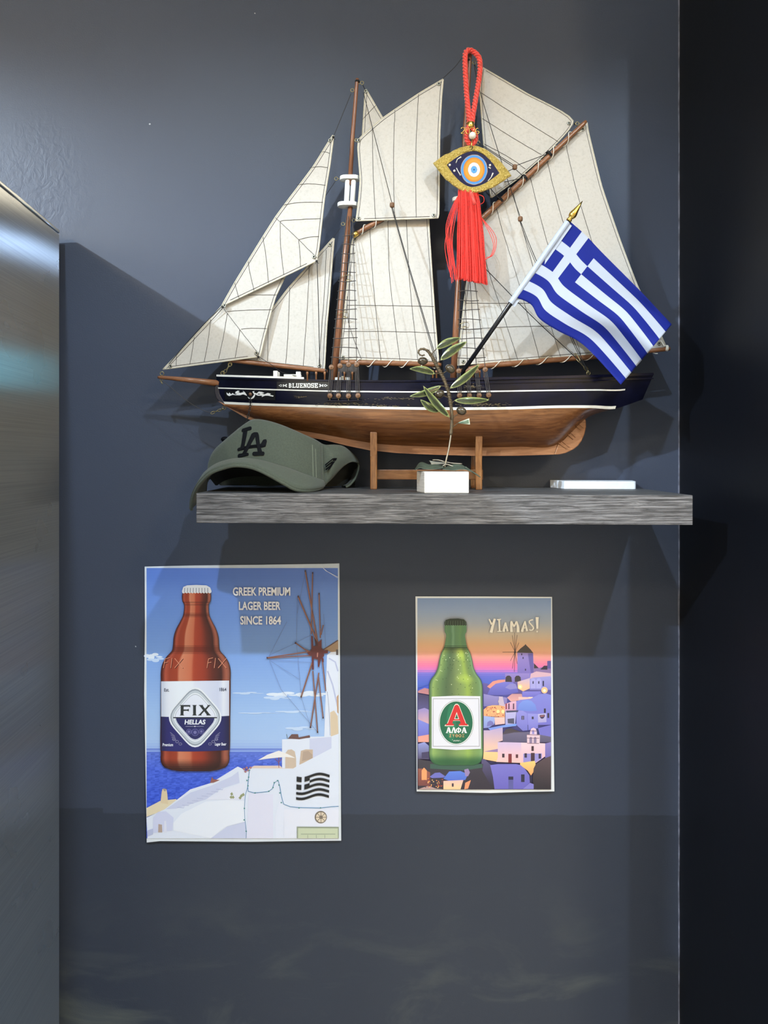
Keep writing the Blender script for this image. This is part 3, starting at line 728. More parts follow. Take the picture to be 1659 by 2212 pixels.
# the jib's foot curve closes the lower edge of the outer jib
sail('jib', [(692,362),(640,430),(560,560),(478,662),(400,748),(352,798)], [(694,366),(650,490),(616,596),(596,640),(587,669),(570,735),(562,769),(556,771)], -.0635, .003,
     [[(485,669),(520,715),(557,762)],[(491,673),(530,670),(588,669)],[(521,711),(545,709),(577,710)],[(536,638),(560,637),(600,637)],[(600,602),(610,602),(616,603)],[(491,676),(482,730),(472,775)],[(518,712),(512,750),(508,773)],[(455,690),(449,740),(441,782)],[(420,728),(415,760),(410,787)],[(381,770),(381,790)]],
     [(368,791),(554,763)], hemsides='lrb')
sail('fore_staysail', [(720,514),(688,549),(624,621),(592,662),(540,720),(484,776)], [(722,515),(718,560),(712,640),(706,706),(701,797),(698,799)], -.0555, .002,
     [[(668,569),(665,640),(655,790)],[(626,620),(622,720),(617,785)],[(580,680),(578,780)],[(705,540),(700,640),(688,795)]], [(713,529),(690,790)], hemsides='lrb')
sail('fore_topsail', [(957,171),(905,202),(827,255),(776,300),(773,319),(778,388),(775,430),(769,477)], [(957.5,172),(954,210),(950,292),(949,400),(948,462),(947,468),(930,471),(879,472),(770,478)][:6]+[(946,471)], -.0715, .004,
     [[(804,274),(806,370),(811,473)],[(853,237),(850,350),(852,470)],[(904,203),(898,340),(899,470)]], [(948,181),(775,303),(775,472),(937,465)], n=20, rows=34)
sail('gaff_topsail', [(789,193),(783,290),(778,470)], [(791,193),(827,255),(860,310),(935,440),(780,472)][:4]+[(936,441)], -.0535, .001, [[(782,259),(795,245),(812,227)],[(782,310),(810,300),(850,290)]], [(790,197)], hemsides='lrb')
sail('foresail', [(927,420),(850,463),(764,513),(757,553),(742,690),(731,775)], [(928,421),(926,473),(932,568),(940,690),(944,740),(948,782)], -.0605, .002,
     [[(799,494),(806,610),(823,781)],[(838,473),(842,600),(864,781)],[(877,455),(885,610),(903,781)],[(750,640),(754,700),(782,780)],[(749,659),(840,660),(938,662)],[(743,716),(840,716),(942,719)]], [(767,517),(741,772)], n=20, rows=30)
sail('main_topsail', [(1041,146),(1036,188),(1045,311),(1060,427)], [(1043,146),(1140,203),(1238,261),(1189,323),(1120,385),(1062,427)], -.054, .001,
     [[(1039,200),(1110,246),(1206,306)],[(1042,256),(1110,299),(1170,334)],[(1046,311),(1100,340),(1135,365)]], [(1229,266)], n=20, rows=30)
sail('mainsail', [(1266,264),(1160,366),(1045,474),(1020,540),(1003,650),(988,789)], [(1268,265),(1271,285),(1300,403),(1340,520),(1377,617),(1441,752)], -.0615, .003,
     [[(1072,447),(1086,500),(1120,610),(1166,778)],[(1108,415),(1130,500),(1170,640),(1212,775)],[(1145,380),(1170,480),(1210,620),(1256,771)],[(1182,347),(1205,440),(1250,590),(1300,767)],[(1222,308),(1245,410),(1290,560),(1350,762)],[(1036,520),(1060,600),(1090,690),(1120,781)],[(1006,655),(1130,655),(1220,652)],[(1000,712),(1100,706),(1200,704)]],
     [(1259,279),(1424,742),(1001,781)], n=26, rows=34)
# ------------------------------------------------------------------ rigging
def line(pts, r, name='rigging_line', mat=None, n=5, smooth=8):
    P = [W(*p) for p in pts]
    if len(P) > 2 and smooth: P = along(P, len(P)*smooth)
    return MB().tube(P, r, n).build(name, mat or M['cord_black'], ship)
def eyescrew(px, py, yd, r=3.2, name='eye_screw', mat=None, ang=0):
    c = W(px, py, yd); q = px2(r)
    m = MB(); m.tube([c + Vector((q*math.cos(t), 0, q*math.sin(t))) for t in (2*math.pi*i/14 for i in range(14))], 0.00055, 6, closed=True)
    d = Vector((math.cos(ang), 0, math.sin(ang))); m.tube([c + d*q, c + d*(q+px2(5))], 0.0005, 6)
    m.build(name, mat or M['brass'], ship, True)
def bead(px, py, yd, rx=5.2, rz=5.6):
    c = W(px, py, yd); m = MB()
    pr = [(-1,.45),(-.8,.85),(-.35,1),(-.08,1),(0,.86),(.08,1),(.35,1),(.8,.85),(1,.45)]
    m.tube([c + Vector((0, 0, px2(rz)*a)) for a, _ in pr], [px2(rx)*b for _, b in pr], 14); m.build('wooden_bead', M['deadeye'], ship, True)
for px, py, an in ((761,195,-.2),(726,386,0),(741,484,.2)): eyescrew(px, py, YS, 3.6, ang=an)
for px, py, an in ((782,179,3.4),(770,303,3.1),(764,476,3.1),(1025,135,3.3),(1033,308,3.1),(1247,267,0)): eyescrew(px, py, YS-.004, 3.6, ang=an)
for px, py, an in ((350,807,-1.57),(481,806,-1.57),(1271,806,-1.57),(497,787,1.57),(484,881,1.0)): eyescrew(px, py, YS, 4, ang=an)
line([(758,203,YS),(722,291,-.068)], .0004); line([(724,392,YS),(703,423,-.06),(690,440,-.056)], .0004); line([(740,487,YS),(719,514,-.057)], .0003)
line([(784,184,-.062),(788,193,-.056)], .0005)
line([(785,200,-.073),(846,436,-.086)], .0005); bead(847, 443, -.086)
line([(848,449,-.086),(880,563,-.094),(943,778,-.106),(947,806,-.108)], .0006); line([(846,449,-.086),(878,563,-.093),(939,775,-.104),(941,806,-.106)], .0005)
line([(957,169,-.069),(983,144,-.064),(1000,123,-.062),(1013,118,-.062)], .0004); line([(1022,132,-.063),(1030,150,-.062),(1038,175,-.059)], .0004)
line([(1024,137,-.064),(1037,198,-.067),(1083,348,-.076),(1123,466,-.083)], .0005); bead(1124, 473, -.083)
line([(1125,479,-.083),(1160,566,-.088),(1240,738,-.098),(1268,798,-.101)], .0005); line([(1123,479,-.083),(1156,566,-.087),(1235,735,-.095),(1262,792,-.098)], .0004)
line([(1003,535,-.075),(1055,587,-.08),(1150,684,-.09),(1240,769,-.098),(1270,800,-.1)], .0006)
line([(1035,309,-.065),(1110,357,-.076)], .0005); line([(1036,312,-.065),(1110,361,-.076)], .0005); bead(1112, 361, -.077)
line([(1114,358,-.077),(1186,331,-.073)], .0005); line([(1115,367,-.077),(1132,382,-.074)], .0005); line([(1108,365,-.077),(1095,371,-.076)], .0005)
line([(1090,393,-.076),(1132,384,-.074)], .0005); line([(1060,408,-.074),(1079,430,-.075)], .0005)
for px, py in ((1186,333),(1133,384),(1081,432)):
    c = W(px, py, -.0695); d = Vector((.73, 0, .68)); s = Vector((-.68, 0, .73)); m = MB()
    for k in (-1, 0, 1): m.tube([c + d*k*0.0012 + s*.0048*math.cos(t) + Vector((0, .0048*math.sin(t), 0)) for t in (2*math.pi*i/12 for i in range(12))], .0006, 5, closed=True)
    m.build('halyard_knot', M['cord_black'], ship)
line([(350,822,YS),(370,838,-.06),(400,863,-.06),(428,881,-.06),(456,893,-.06)], .0004, 'bobstay', M['cord_brown'])
chain([W(456,893,YS), W(466,889,YS), W(475,886,YS), W(484,882,YS)], 4, .0016, .0005, 'bobstay_chain', M['brass'], ship)
chain([W(350,817,YS), W(347,823,YS), W(351,829,YS)], 2, .0016, .0005, 'bowsprit_link', M['brass'], ship)
chain([W(498,786,YS), W(492,795,YS), W(483,806,YS)], 3, .002, .0005, 'boom_chain', M['brass'], ship)
chain([W(1243,765,-.09), W(1255,786,-.095), W(1268,797,-.09), W(1271,806,YS-.03)], 4, .002, .0006, 'sheet_chain', M['brass'], ship)
line([(558,770,-.064),(585,787,-.07),(605,802,-.08),(622,808,-.085),(640,812,-.09)], .0004); line([(685,564,-.073),(688,660,-.074),(691,794,-.062)], .0006)
line([(481,660,-.073),(420,722,-.069),(365,786,-.066)], .0005)
for px, py, yd in ((481,663,-.073),(684,564,-.073),(558,771,-.066),(720,296,-.072),(1011,119,-.063),(1242,267,-.06),(704,800,-.06)):
    m = MB(); c = W(px, py, yd)
    m.ball(c, px2(2.6), 8, 6); m.tube([c, c + Vector((.003, -.001, -.004))], .0004, 5); m.tube([c, c + Vector((-.002, -.001, -.0045))], .0004, 5); m.build('cord_knot', M['cord_black'], ship)
for px, py in ((772,176),(1012,131)):
    c = W(px, py, YS-.002); m = MB()
    for k in (-1, 0, 1): m.tube([c + Vector((px2(4.6)*math.cos(t), px2(4.6)*math.sin(t), k*.0008)) for t in (2*math.pi*i/12 for i in range(12))], .0005, 5, closed=True)
    m.build('mast_band', M['cord_black'], ship)
# white lacing round booms and gaffs
def lacing(a, b, yd, turns, r, start=0.05, end=0.95):
    A, B = W(*a, yd), W(*b, yd); d = (B-A).normalized(); s = d.cross(Vector((0, -1, 0))).normalized(); P = []
    n = turns*16
    for i in range(n+1):
        t = 2*math.pi*i/16; P.append(lerp(A, B, lerp(start, end, i/n)) + s*r*1.3*math.cos(t) + Vector((0, -r*1.15*math.sin(t), 0)))
    MB().tube(P, .0006, 5).build('lacing', M['cord_white'], ship, True)
lacing((1045,468), (1262,266), -.0695, 6, px2(6)); lacing((1040,791), (1440,754), -.068, 7, px2(6)); lacing((750,783), (950,788), -.067, 5, px2(6)); lacing((770,504), (925,420), -.0665, 5, px2(6))
m = MB(); c = W(1437, 752, -.066)
for k in range(4): m.tube([c + Vector((k*.001, px2(6)*math.cos(t), px2(6)*math.sin(t))) for t in (2*math.pi*i/12 for i in range(12))], .0006, 5, closed=True)
m.tube([W(1427,735,-.064), W(1436,748,-.068)], .0006, 5); m.build('clew_lashing', M['cord_white'], ship)
# shrouds, ratlines and deadeyes
de = MB(); de.tube([(0,.0022,0),(0,.0014,0),(0,0,0),(0,-.0014,0),(0,-.0022,0)], [.0026,.0037,.0037,.0037,.0026], 14)
de.tube([(0,-.0023,0),(0,-.0027,0)], .0012, 8)
de = mesh_only(de, 'deadeye', M['deadeye'])
def shroudset(uppers, lowers, head, rats, yhead):
    ub = [W(a, b, -.1085) for a, b in uppers]; lb = [hull_at(a, b, .0035) for a, b in lowers]; hd = W(*head, yhead)
    for i, (u, l) in enumerate(zip(ub, lb)):
        place(de, u, ship); place(de, l, ship)
        h = hd + Vector(((i-1.5)*.003, -.002, 0))
        MB().tube([u + Vector((0, 0, .003)), h], .00055, 5).build('shroud', M['cord_brown'], ship)
        for k in (-1, 0, 1): MB().tube([u + Vector((k*.002, -.001, -.002)), l + Vector((k*.0022, -.001, .002))], .0006, 5).build('lanyard', M['cord_brown'], ship)
        p = l + Vector((0, .0005, -.006)); MB().tube([l + Vector((0, -.0005, -.003)), p], .0006, 5).build('chain_plate', M['brass'], ship)
    for py in rats:
        P = []
        for i in range(4):
            h = hd + Vector(((i-1.5)*.003, -.002, 0)); u = ub[i] + Vector((0, 0, .003))
            z = W(0, py, -.09).z + .0007*math.sin(py*.7+i*1.3); t = (z-u.z)/(h.z-u.z); P.append(lerp(u, h, t) + Vector((0, -.0004, 0)))
        d0, d1 = P[0]-P[1], P[3]-P[2]; P = [P[0]+d0.normalized()*.0022] + P + [P[3]+d1.normalized()*.0022]
        MB().tube(along(P, 13), .0006, 5).build('ratline', M['cord_brown'], ship)
    a, b = lb[0] + Vector((-.004, .001, -.0065)), lb[-1] + Vector((.004, .001, -.0065))
    MB().tube([a, lerp(a, b, .5) + Vector((0, 0, -.0004)), b], .0011, 6).build('channel', M['navy'], ship)
shroudset([(716,793.5),(734.5,790.5),(753,788),(770.5,788)], [(713,855.5),(731.5,855.5),(753,856),(773.5,855)], (755, 468), [500+i*21.2 for i in range(14)], -.064)
shroudset([(991,801.5),(1010,800.5),(1029.5,801),(1048,798.5)], [(992,855),(1013,855),(1034,855),(1054.5,854)], (1001, 460), [628+i*21.2 for i in range(8)], -.064)
# hoops that hold the luffs to the masts
for px, py in ((742,598),(733,678),(994,700)):
    c = W(px, py, YS); MB().tube([c + Vector((px2(12)*math.cos(t)+.003, px2(12)*math.sin(t), .002*math.cos(t))) for t in (2*math.pi*i/18 for i in range(18))], .0005, 5, closed=True).build('mast_hoop', M['brass'], ship, True)
    eyescrew(px+10, py+8, YS-.008, 3)
# deck tackle drums by the foremast
for px, py in ((744,797),(763,797)):
    c = W(px, py, -.075); MB().tube([c + Vector((0, .004, 0)), c + Vector((0, .003, 0)), c + Vector((0, -.003, 0)), c + Vector((0, -.004, 0))], [.004,.0065,.0065,.004], 14).build('tackle_block', M['cord_brown'], ship, True)

# ------------------------------------------------------------------ display stand
st = empty('ship_stand', (W(920, 0, -.06).x, -.06, shelf_z(W(920, 0, -.06).x, -.06)), 'varnished wooden cradle stand under the model ship', 'stand')
for xa, xb in ((799.5, 814.5), (1027.5, 1042)):
    for yd, sgn in ((-.088, 1), (-.031, -1)):
        a, b = W(xa, 0, -.088).x, W(xb, 0, -.088).x; zt = W(0, 933, -.088).z; zb = shelf_z((a+b)/2, yd)
        off = [Vector((0, 0, 0))]
        y0, y1 = (yd, yd+.009) if sgn > 0 else (yd, yd+.009)
        zm = lerp(zb, zt, .58); lean = .010*sgn
        prof = [(y0, zb), (y1, zb), (y1+lean*.2, zm), (y1-lean*.25, zt), (y0-lean*.25, zt), (y0+lean*.2, zm)]
        o = MB().prism([Vector((a, y, z)) for y, z in prof], (b-a, 0, 0)).build('upright', M['stand'], st, fix=True); bevel(o, .0012)
    a, b = W(xa+1, 0, -.07).x, W(xb-1, 0, -.07).x; z0, z1 = W(0, 1036, -.07).z, W(0, 1014, -.07).z
    bevel(MB().box((a, -.081, z0), (b, -.021, z1)).build('cradle_block', M['stand_x'], st), .001)
a, b = W(806, 0, -.066).x, W(1036, 0, -.066).x
bevel(MB().box((a, -.070, W(0, 1036, -.07).z), (b, -.062, W(0, 1014.5, -.07).z)).build('cross_bar', M['stand_x'], st), .0008)
# ------------------------------------------------------------------ lucky-eye ornament hung from the mainmast
YE = -0.094
eye = empty('eye_ornament', W(1033, 615, YE), 'gold eye charm with blue rings and red tassel hung from the mast', 'ornament')
def eye_outline(cx, cy, hl, ht, tilt, n=40, pw=1.0):
    pts = []
    for i in range(n):                                   # upper arc, left to right, then lower arc
        t = i/n; x = -hl + 2*hl*t; pts.append((x, -ht*(1-abs(x/hl)**1.75)**pw))
    for i in range(n):
        t = i/n; x = hl - 2*hl*t; pts.append((x, ht*(1-abs(x/hl)**1.75)**pw))
    c, s = math.cos(tilt), math.sin(tilt)
    return [(cx + x*c - y*s, cy + x*s + y*c) for x, y in pts]
TL = R(9)
out = eye_outline(1020, 366, 86, 52, TL)
random.seed(3)
def rough_out(k):
    return [W(x + (random.random()-.5)*1.2 + (x-1020)*k, y + (random.random()-.5)*1.2 + (y-366)*k, 0) for x, y in out]
m = MB(); o2 = [(x + 1.6*noise.noise(Vector((x*.09, y*.09, 2))), y + 1.6*noise.noise(Vector((x*.09, y*.09, 5)))) for x, y in out]
n = len(o2); inn = eye_outline(1022, 365, 57.5, 39, TL)
def ringpt(i, t, yd): a, b = o2[i], inn[i]; return W(lerp(a[0], b[0], t), lerp(a[1], b[1], t), yd)
rows = []
for t, dy in ((0, .004), (0, 0), (.0, -.0028), (.10, -.0048), (.3, -.0056), (.5, -.0060), (.7, -.0057), (.9, -.0050), (1.0, -.0042)):
    r = []
    for i in range(n+1):
        x, y = o2[i % n]; bump = 0.0011*noise.noise(Vector((x*.11+t*5, y*.11, t*3))) + 0.0008*noise.noise(Vector((x*.33+t*9, y*.33, 4)))
        r.append(ringpt(i % n, t, YE + dy - (bump if 0 < t < 1 else 0)))
    rows.append(r)
m.grid(rows); m.add([W(x, y, YE+.004) for x, y in o2], [tuple(range(n))[::-1]])
m.build('gold_rim', M['gold'], eye, True, fix=True)
pe = Paint(lambda px, py, off: W(px, py, YE - .0040 - off), 4e-5)
pe.poly(inn, (17, 15, 54))
wob = lambda cx, cy, rx, ry, k, seed: [(cx + (rx + .7*noise.noise(Vector((i*.5, seed, 0))))*math.cos(2*math.pi*i/44), cy + (ry + .7*noise.noise(Vector((i*.5, seed, 9))))*math.sin(2*math.pi*i/44)) for i in range(44)]
for rx, ry, c, sd in ((29, 32.5, (168, 146, 120), 1), (28, 31.3, (70, 130, 204), 2), (23.2, 26.6, (150, 110, 60), 3), (22.4, 25.8, (196, 122, 40), 4), (19.5, 22.6, (208, 138, 52), 5), (13.4, 16, (150, 130, 110), 6), (12.6, 15.2, (232, 230, 236), 7), (7.0, 8.2, (130, 120, 110), 8), (6.3, 7.5, (84, 146, 206), 9), (1.6, 1.8, (40, 70, 120), 10)):
    pe.poly(wob(1024, 366.5, rx, ry, 0, sd), c)
pe.mb.build('painted_iris', M['enamel'], eye)
for x, y in ((971.5, 356.5), (981.5, 369), (1058.5, 357)): MB().ball(W(x, y, YE-.0045), .0017, 10, 6).build('rhinestone', M['pearl'], eye, True)
for q in ([(985,352),(988,344),(996,339)], [(986,363),(990,371),(995,379)], [(1054,391),(1061,383),(1065,374)], [(1055,361),(1060,364)]):
    MB().tube([W(a, b, YE-.0044) for a, b in q], [.0006]+[.0005]*(len(q)-2)+[.0011], 6).build('silver_squiggle', M['pearl'], eye, True)
# twisted cord loop
def rope(pts, n, rc, rs, pitch, name):
    P = along([W(*p) for p in pts], n); L = 0; S = []
    up = Vector((0, -1, 0)); m = MB(); fr = []
    for i, p in enumerate(P):
        t = (P[min(i+1, n-1)] - P[max(i-1, 0)]).normalized(); a = t.cross(up).normalized(); b = a.cross(t)
        if i: L += (P[i]-P[i-1]).length
        fr.append((p, a, b, L))
    for k in range(3):
        m.tube([p + (a*math.cos(2*math.pi*(l/pitch + k/3)) + b*math.sin(2*math.pi*(l/pitch + k/3)))*rc for p, a, b, l in fr], rs, 7)
    return m.build(name, M['red_cord'], eye, True)
yf, yb = -.076, -.064
rope([(1014,268,-.088),(1012,245,-.086),(1008,205,-.082),(1005.5,165,-.078),(1004.5,128,-.074),(1006,114,-.071),(1013,108.5,-.069),(1024,113,-.069),(1034,124,-.071),(1037,142,-.073),(1035,168,-.077),(1029,205,-.082),(1023,240,-.086),(1019,268,-.088)], 300, .0022, .0018, .0150, 'cord_loop')
rope([(1013,272,-.088),(1008,284,-.090),(1007,296,-.091),(1011,307,-.092),(1017,312,-.092)], 60, .0020, .0017, .0140, 'cord_tail')
rope([(1019,272,-.088),(1024,285,-.089),(1028,298,-.090),(1024,308,-.092),(1019,312,-.092)], 60, .0020, .0017, .0140, 'cord_tail')
m = MB(); c = W(1016.5, 271, -.0885)
m.tube([c + Vector((0, 0, z)) for z in (-.0042, -.0036, 0, .0036, .0042)], [.0046, .0054, .005, .0054, .0046], 14); m.build('gold_bead_cap', M['gold_smooth'], eye, True)
MB().ball(W(1020.5, 293, -.099), px2(7.6), 16, 12).build('pearl_bead', M['pearl'], eye, True)
MB().tube([W(1020, 300, -.099), W(1018.5, 312, -.0985), W(1018, 322, -.0995)], .0009, 6).build('wire_hook', M['gold_smooth'], eye, True)
MB().tube([W(1018+3*math.cos(t), 319+4*math.sin(t), -.0995) for t in (2*math.pi*i/14 for i in range(14))], .0006, 6, closed=True).build('jump_ring', M['cord_black'], eye)
dig = {'2': [(0,.25),(.1,.05),(.5,-.02),(.9,.15),(.85,.42),(.4,.75),(.0,1.0),(1.0,1.0)], '0': [(.5+.48*math.cos(t),.5+.5*math.sin(t)) for t in (2*math.pi*i/14 for i in range(15))], '6': [(.85,.08),(.45,.0),(.12,.4),(.05,.75),(.4,1.0),(.85,.9),(.95,.65),(.6,.48),(.15,.65)]}
for i, ch in enumerate('2026'):
    q = [W(996 + i*10 + a*9, 275.5 + b*12.5 + (1.5 if i % 2 else 0), -.0975) for a, b in dig[ch]]
    MB().tube(along(q, len(q)*3), .00055, 6).build('wire_digit', M['gold_smooth'], eye, True)
# tassel
random.seed(11); m = MB(); NT_ = 300
for i in range(NT_):
    a = 2*math.pi*random.random(); rr = math.sqrt(random.random())
    tx, bx = 1011 + 20*rr*math.cos(a), 1019.5 + 33*rr*math.cos(a); ty_, by_ = 0.007*rr*math.sin(a), 0.0125*rr*math.sin(a)
    yend = lerp(600, 613, min(1, max(0, (bx-985)/68))) + random.uniform(-2.5, 3.5)
    P = []
    for q in range(9):
        t = q/8; e = t**.7
        P.append(W(lerp(tx, bx, e) + 1.6*noise.noise(Vector((i*3.1, t*3, 0))), lerp(410, yend, t), YE + .001 + lerp(ty_, by_, e)))
    m.tube(P, .00054, 4)
o = m.build('tassel_fringe', M['red'], eye); o['kind'] = 'stuff'
m = MB()
for k, (dx, y1) in enumerate(((-46, 560), (-43, 600), (-40, 603), (-36, 600), (-33, 602), (-44, 520), (-37, 585), (-30, 598), (-48, 575))):
    P = [W(996, 415, YE), W(996+dx*.35, 440+k*3, YE-.004), W(1003+dx*.86, 490+k*4, YE-.006), W(1006+dx*.82, 545+k*3, YE-.004), W(1009+dx*.78+k*.6, max(y1, 588)+random.uniform(0, 14), YE-.002)]
    m.tube(along(P, 24), .00045, 4)
for k, (ex, ey) in enumerate(((1046, 562), (1048, 560), (1050, 556))):
    P = [W(1040, 470, YE), W(1058+k*5, 505, YE-.003), W(1066+k*3, 530, YE-.003), W(1060+k*2, 552, YE-.002), W(ex, ey, YE)]
    m.tube(along(P, 24), .0004, 4)
m.tube(along([W(1033,420,YE), W(1044,425,YE-.004), W(1045,436,YE-.004), W(1038,441,YE-.002)], 16), .0004, 4)
m.build('loose_threads', M['red'], eye)
MB().tube(along([W(1018,416,YE-.006), W(1021,426,YE-.013), W(1024,436,YE-.014), W(1026,442,YE-.013)], 10), [.0014,.0018,.002,.002,.0021,.0022,.0022,.0024,.0024,.0016], 8).build('knotted_cord_end', M['red_cord'], eye, True)

# ------------------------------------------------------------------ flag
pb, ptop = W(975, 838, -.103), W(1229, 476, -.152)
fg = empty('hand_flag', pb, 'small blue and white striped flag with a cross, on a black stick', 'flag')
MB().tube([pb, ptop], .0030, 14).build('flag_pole', M['pole'], fg, True)
dr = (ptop-pb).normalized(); fin = MB()
pr = [(0,.0034),(.002,.0038),(.004,.0026),(.006,.0044),(.009,.0052),(.012,.0048),(.016,.0036),(.022,.0022),(.030,.0004)]
b0 = ptop - dr*.001; fin.tube([b0 + dr*a for a, _ in pr], [b for _, b in pr], 14); fin.build('spear_finial', M['gold_smooth'], fg, True)
def pole_at(t): return lerp(ptop, pb, t)
TOP = [(1232,479),(1266,509),(1300,545),(1376,621),(1414,661),(1451,701)]
BOT = [(1113,642),(1147,658),(1165,688),(1204,714),(1249,737),(1284,768),(1341,831)]
tp, bt = along([(a, b, 0) for a, b in TOP], 61), along([(a, b, 0) for a, b in BOT], 61)
NR = 36
def flag_pt(i, j):
    u, v = i/60, j/NR; p = lerp(Vector(tp[i]), Vector(bt[i]), v)
    # the fly edge and the stripes swing in soft waves
    w = math.sin(u*7.5 + v*1.2)*u*(0.35+0.65*v)
    p = p + Vector((-3.2, 4.2, 0))*math.sin(u*6.6 + 0.6)*math.sin(math.pi*v)*u*1.3
    yd = lerp(-.151, -.133, v)*(1-u) + lerp(-.150, -.134, v)*u + .0045*w - .009*u*math.sin(v*9+u*5)*max(0, u-.30)*2.2
    return W(p.x, p.y, yd)
BL, WH = (13, 28, 116), (166, 173, 190)
def fcol(j, i):
    st = j//4; un = i/60*27; 
    if st < 5 and un < 10:
        if 4 <= un < 6 or st == 2: return WH
        return BL
    return BL if st % 2 == 0 else WH
m = MB(); rows = [[flag_pt(i, j) for i in range(61)] for j in range(NR+1)]
m.grid(rows, lambda a, b: fcol(a, b)); o = m.build('flag_cloth', M['flag'], fg, True)
md = o.modifiers.new('thickness', 'SOLIDIFY'); md.thickness = .0003
sl = MB(); s0, s1 = lerp(ptop, pb, .012), lerp(pb, ptop, .515)
axis = (s1-s0); side = Vector((.74, 0, -.62)); rows = []
for k in range(19):
    c = lerp(s0, s1, k/18); rows.append([c + Vector((0, -.0042, 0))*math.cos(t) + side.cross(Vector((0, 1, 0))).normalized()*0 + side.normalized()*.0040*math.sin(t) + (Vector((0, 0, 0)))for t in (2*math.pi*q/16 for q in range(17))])
sl.grid(rows); sl.build('pole_sleeve', M['flag_sleeve'], fg, True)
fl = MB(); fl.slab([[lerp(s0, s1, k/18) + side.normalized()*(.003 + .0021*q) + Vector((0, -.001, 0)) for q in range(3)] for k in range(19)], Vector((0, .0005, 0))); fl.build('sleeve_hem', M['flag_sleeve'], fg)

# ------------------------------------------------------------------ baseball cap
capx = W(575, 1056, -.1)
cp = empty('baseball_cap', (capx.x, -.1, shelf_z(capx.x, -.1)), 'olive green baseball cap with dark embroidered letters, its brim hanging over the shelf end', 'cap')
def fy(px, py):
    u = (px-574)/142.0; a = math.sqrt(max(0.0, 1-min(1, u*u)))
    return -.070 - .078*a + .030*max(0, (1040-py)/130.0)**1.5*1.0
SEAM = [(450,1040),(456,1024),(464,1017),(480,1010),(496,1006),(525,1003),(550,1003),(574,1004.5),(605,1010.6),(641,1022.6),(677,1039.5),(697,1051.5)]
CTOP = [(450,1020),(452,1003),(457,987),(468,970),(482,957),(505,937),(535,914),(545,908.5),(554,907.5),(580,911.5),(610,921),(650,938),(680,951.5),(694,960)]
def tabx(tab, px): return interp(tab, px)[0]
NC = 46; m = MB(); front = []
for r in range(15):
    t = r/14; row = []
    for i in range(NC+1):
        s = (i/NC)**1.25; bx, tx = lerp(450, 697, s), lerp(450, 694, s)
        by, ty = tabx(SEAM, bx), tabx(CTOP, tx)
        e = 1-(1-t)**1.25
        px, py = lerp(bx, tx, t), lerp(by, ty, e)
        dent = .003*math.exp(-((px-470)/18)**2 - ((py-1000)/30)**2)
        row.append(W(px, py, fy(px, py) + dent + .010*max(0, t-.75)**2*16*.6))
    front.append(row)
def back_rows(last, k):
    out = []
    for dy, dz in k: out.append([p + Vector((0, dy*min(1, (-p.y-.005)/.075), dz*(.35+.65*min(1, max(0, (p.z-last[0].z)/.05))))) for p in last])
    return out
m.grid(front[::-1] and front, None)
crown = m.build('crown_front', M['cap'], cp, True)
md = crown.modifiers.new('thickness', 'SOLIDIFY'); md.thickness = .0018; md.offset = 1
bkr = back_rows(front[-1], ((.012,-.001),(.028,-.006),(.045,-.018),(.058,-.036),(.066,-.056)))
m = MB(); m.grid([front[-1]] + bkr + [[Vector((p.x, min(p.y+.004, -.008), min(p.z, shelf_z(p.x, p.y)+.003))) for p in bkr[-1]]])
bk = m.build('crown_back', M['cap'], cp, True); md = bk.modifiers.new('thickness', 'SOLIDIFY'); md.thickness = .0015
# brim
EDGE = [(413.5,1101,-.128),(415,1083,-.142),(422,1062,-.158),(434,1043,-.172),(458,1021,-.186),(496,1008,-.194),(521,1006.5,-.196),(549.5,1012,-.197),(578,1025,-.197),(612,1044,-.195),(637,1057.5,-.190),(662,1060.5,-.178),(684,1057,-.150),(697,1052,-.118)]
BR = [(446,1072,-.085),(447,1058,-.09),(449,1042,-.095),(456,1026,-.104)]
NB2 = 60
ed = along([W(*p) for p in EDGE], NB2)
sm = []
for i in range(NB2):
    s = i/(NB2-1)
    if s < .22: q = along([W(*p) for p in BR], 30)[min(29, int(s/.22*29))]
    else:
        px = lerp(458, 697, (s-.22)/.78); py = tabx(SEAM, px); q = W(px, py, fy(px, py))
    sm.append(q)
rows = []
for r in range(10):
    t = r/9; rows.append([lerp(a, b, t) + Vector((0, 0, .006*math.sin(math.pi*t)*(1 if i > 6 else .2))) for i, (a, b) in enumerate(zip(sm, ed))])
m = MB(); m.grid(rows); br = m.build('brim', M['cap'], cp, True)
md = br.modifiers.new('thickness', 'SOLIDIFY'); md.thickness = .0034; md.offset = -1
MB().tube(ed, .0021, 8).build('brim_edge', M['cap'], cp, True)
for t in (.955, .06):
    P = [lerp(a, b, t) + Vector((0, -.0006, .0026 if t > .5 else .0022)) for a, b in zip(sm, ed)][14:]
    MB().tube(P, .00045, 4).build('stitching', M['stitch'], br)
# side panel, back strap and lining
st_ = along([W(694,959,-.092), W(705,962,-.088), W(722,962,-.078), W(740,965,-.066), (W(758,978,-.052)), W(769,990,-.042), W(774,1000,-.036)], 20)
sb_ = along([W(698,1052,-.110), W(706,1044,-.104), W(718,1031,-.096), W(731,1016,-.086), W(746,1003,-.074), W(762,998,-.056), W(774,1001,-.037)], 20)
rows = []
for r in range(9):
    t = r/8; rows.append([lerp(a, b, t) + Vector((.002, -.010, .001))*math.sin(math.pi*t)*math.sin(math.pi*min(1, i/19*1.2+.1)) + Vector((0, .006, 0))*math.exp(-((i-2.5)/1.6)**2)*math.sin(math.pi*t)*1.4 for i, (a, b) in enumerate(zip(st_, sb_))])
m = MB(); m.grid(rows); sp_ = m.build('side_panel', M['cap'], cp, True); md = sp_.modifiers.new('thickness', 'SOLIDIFY'); md.thickness = .0016
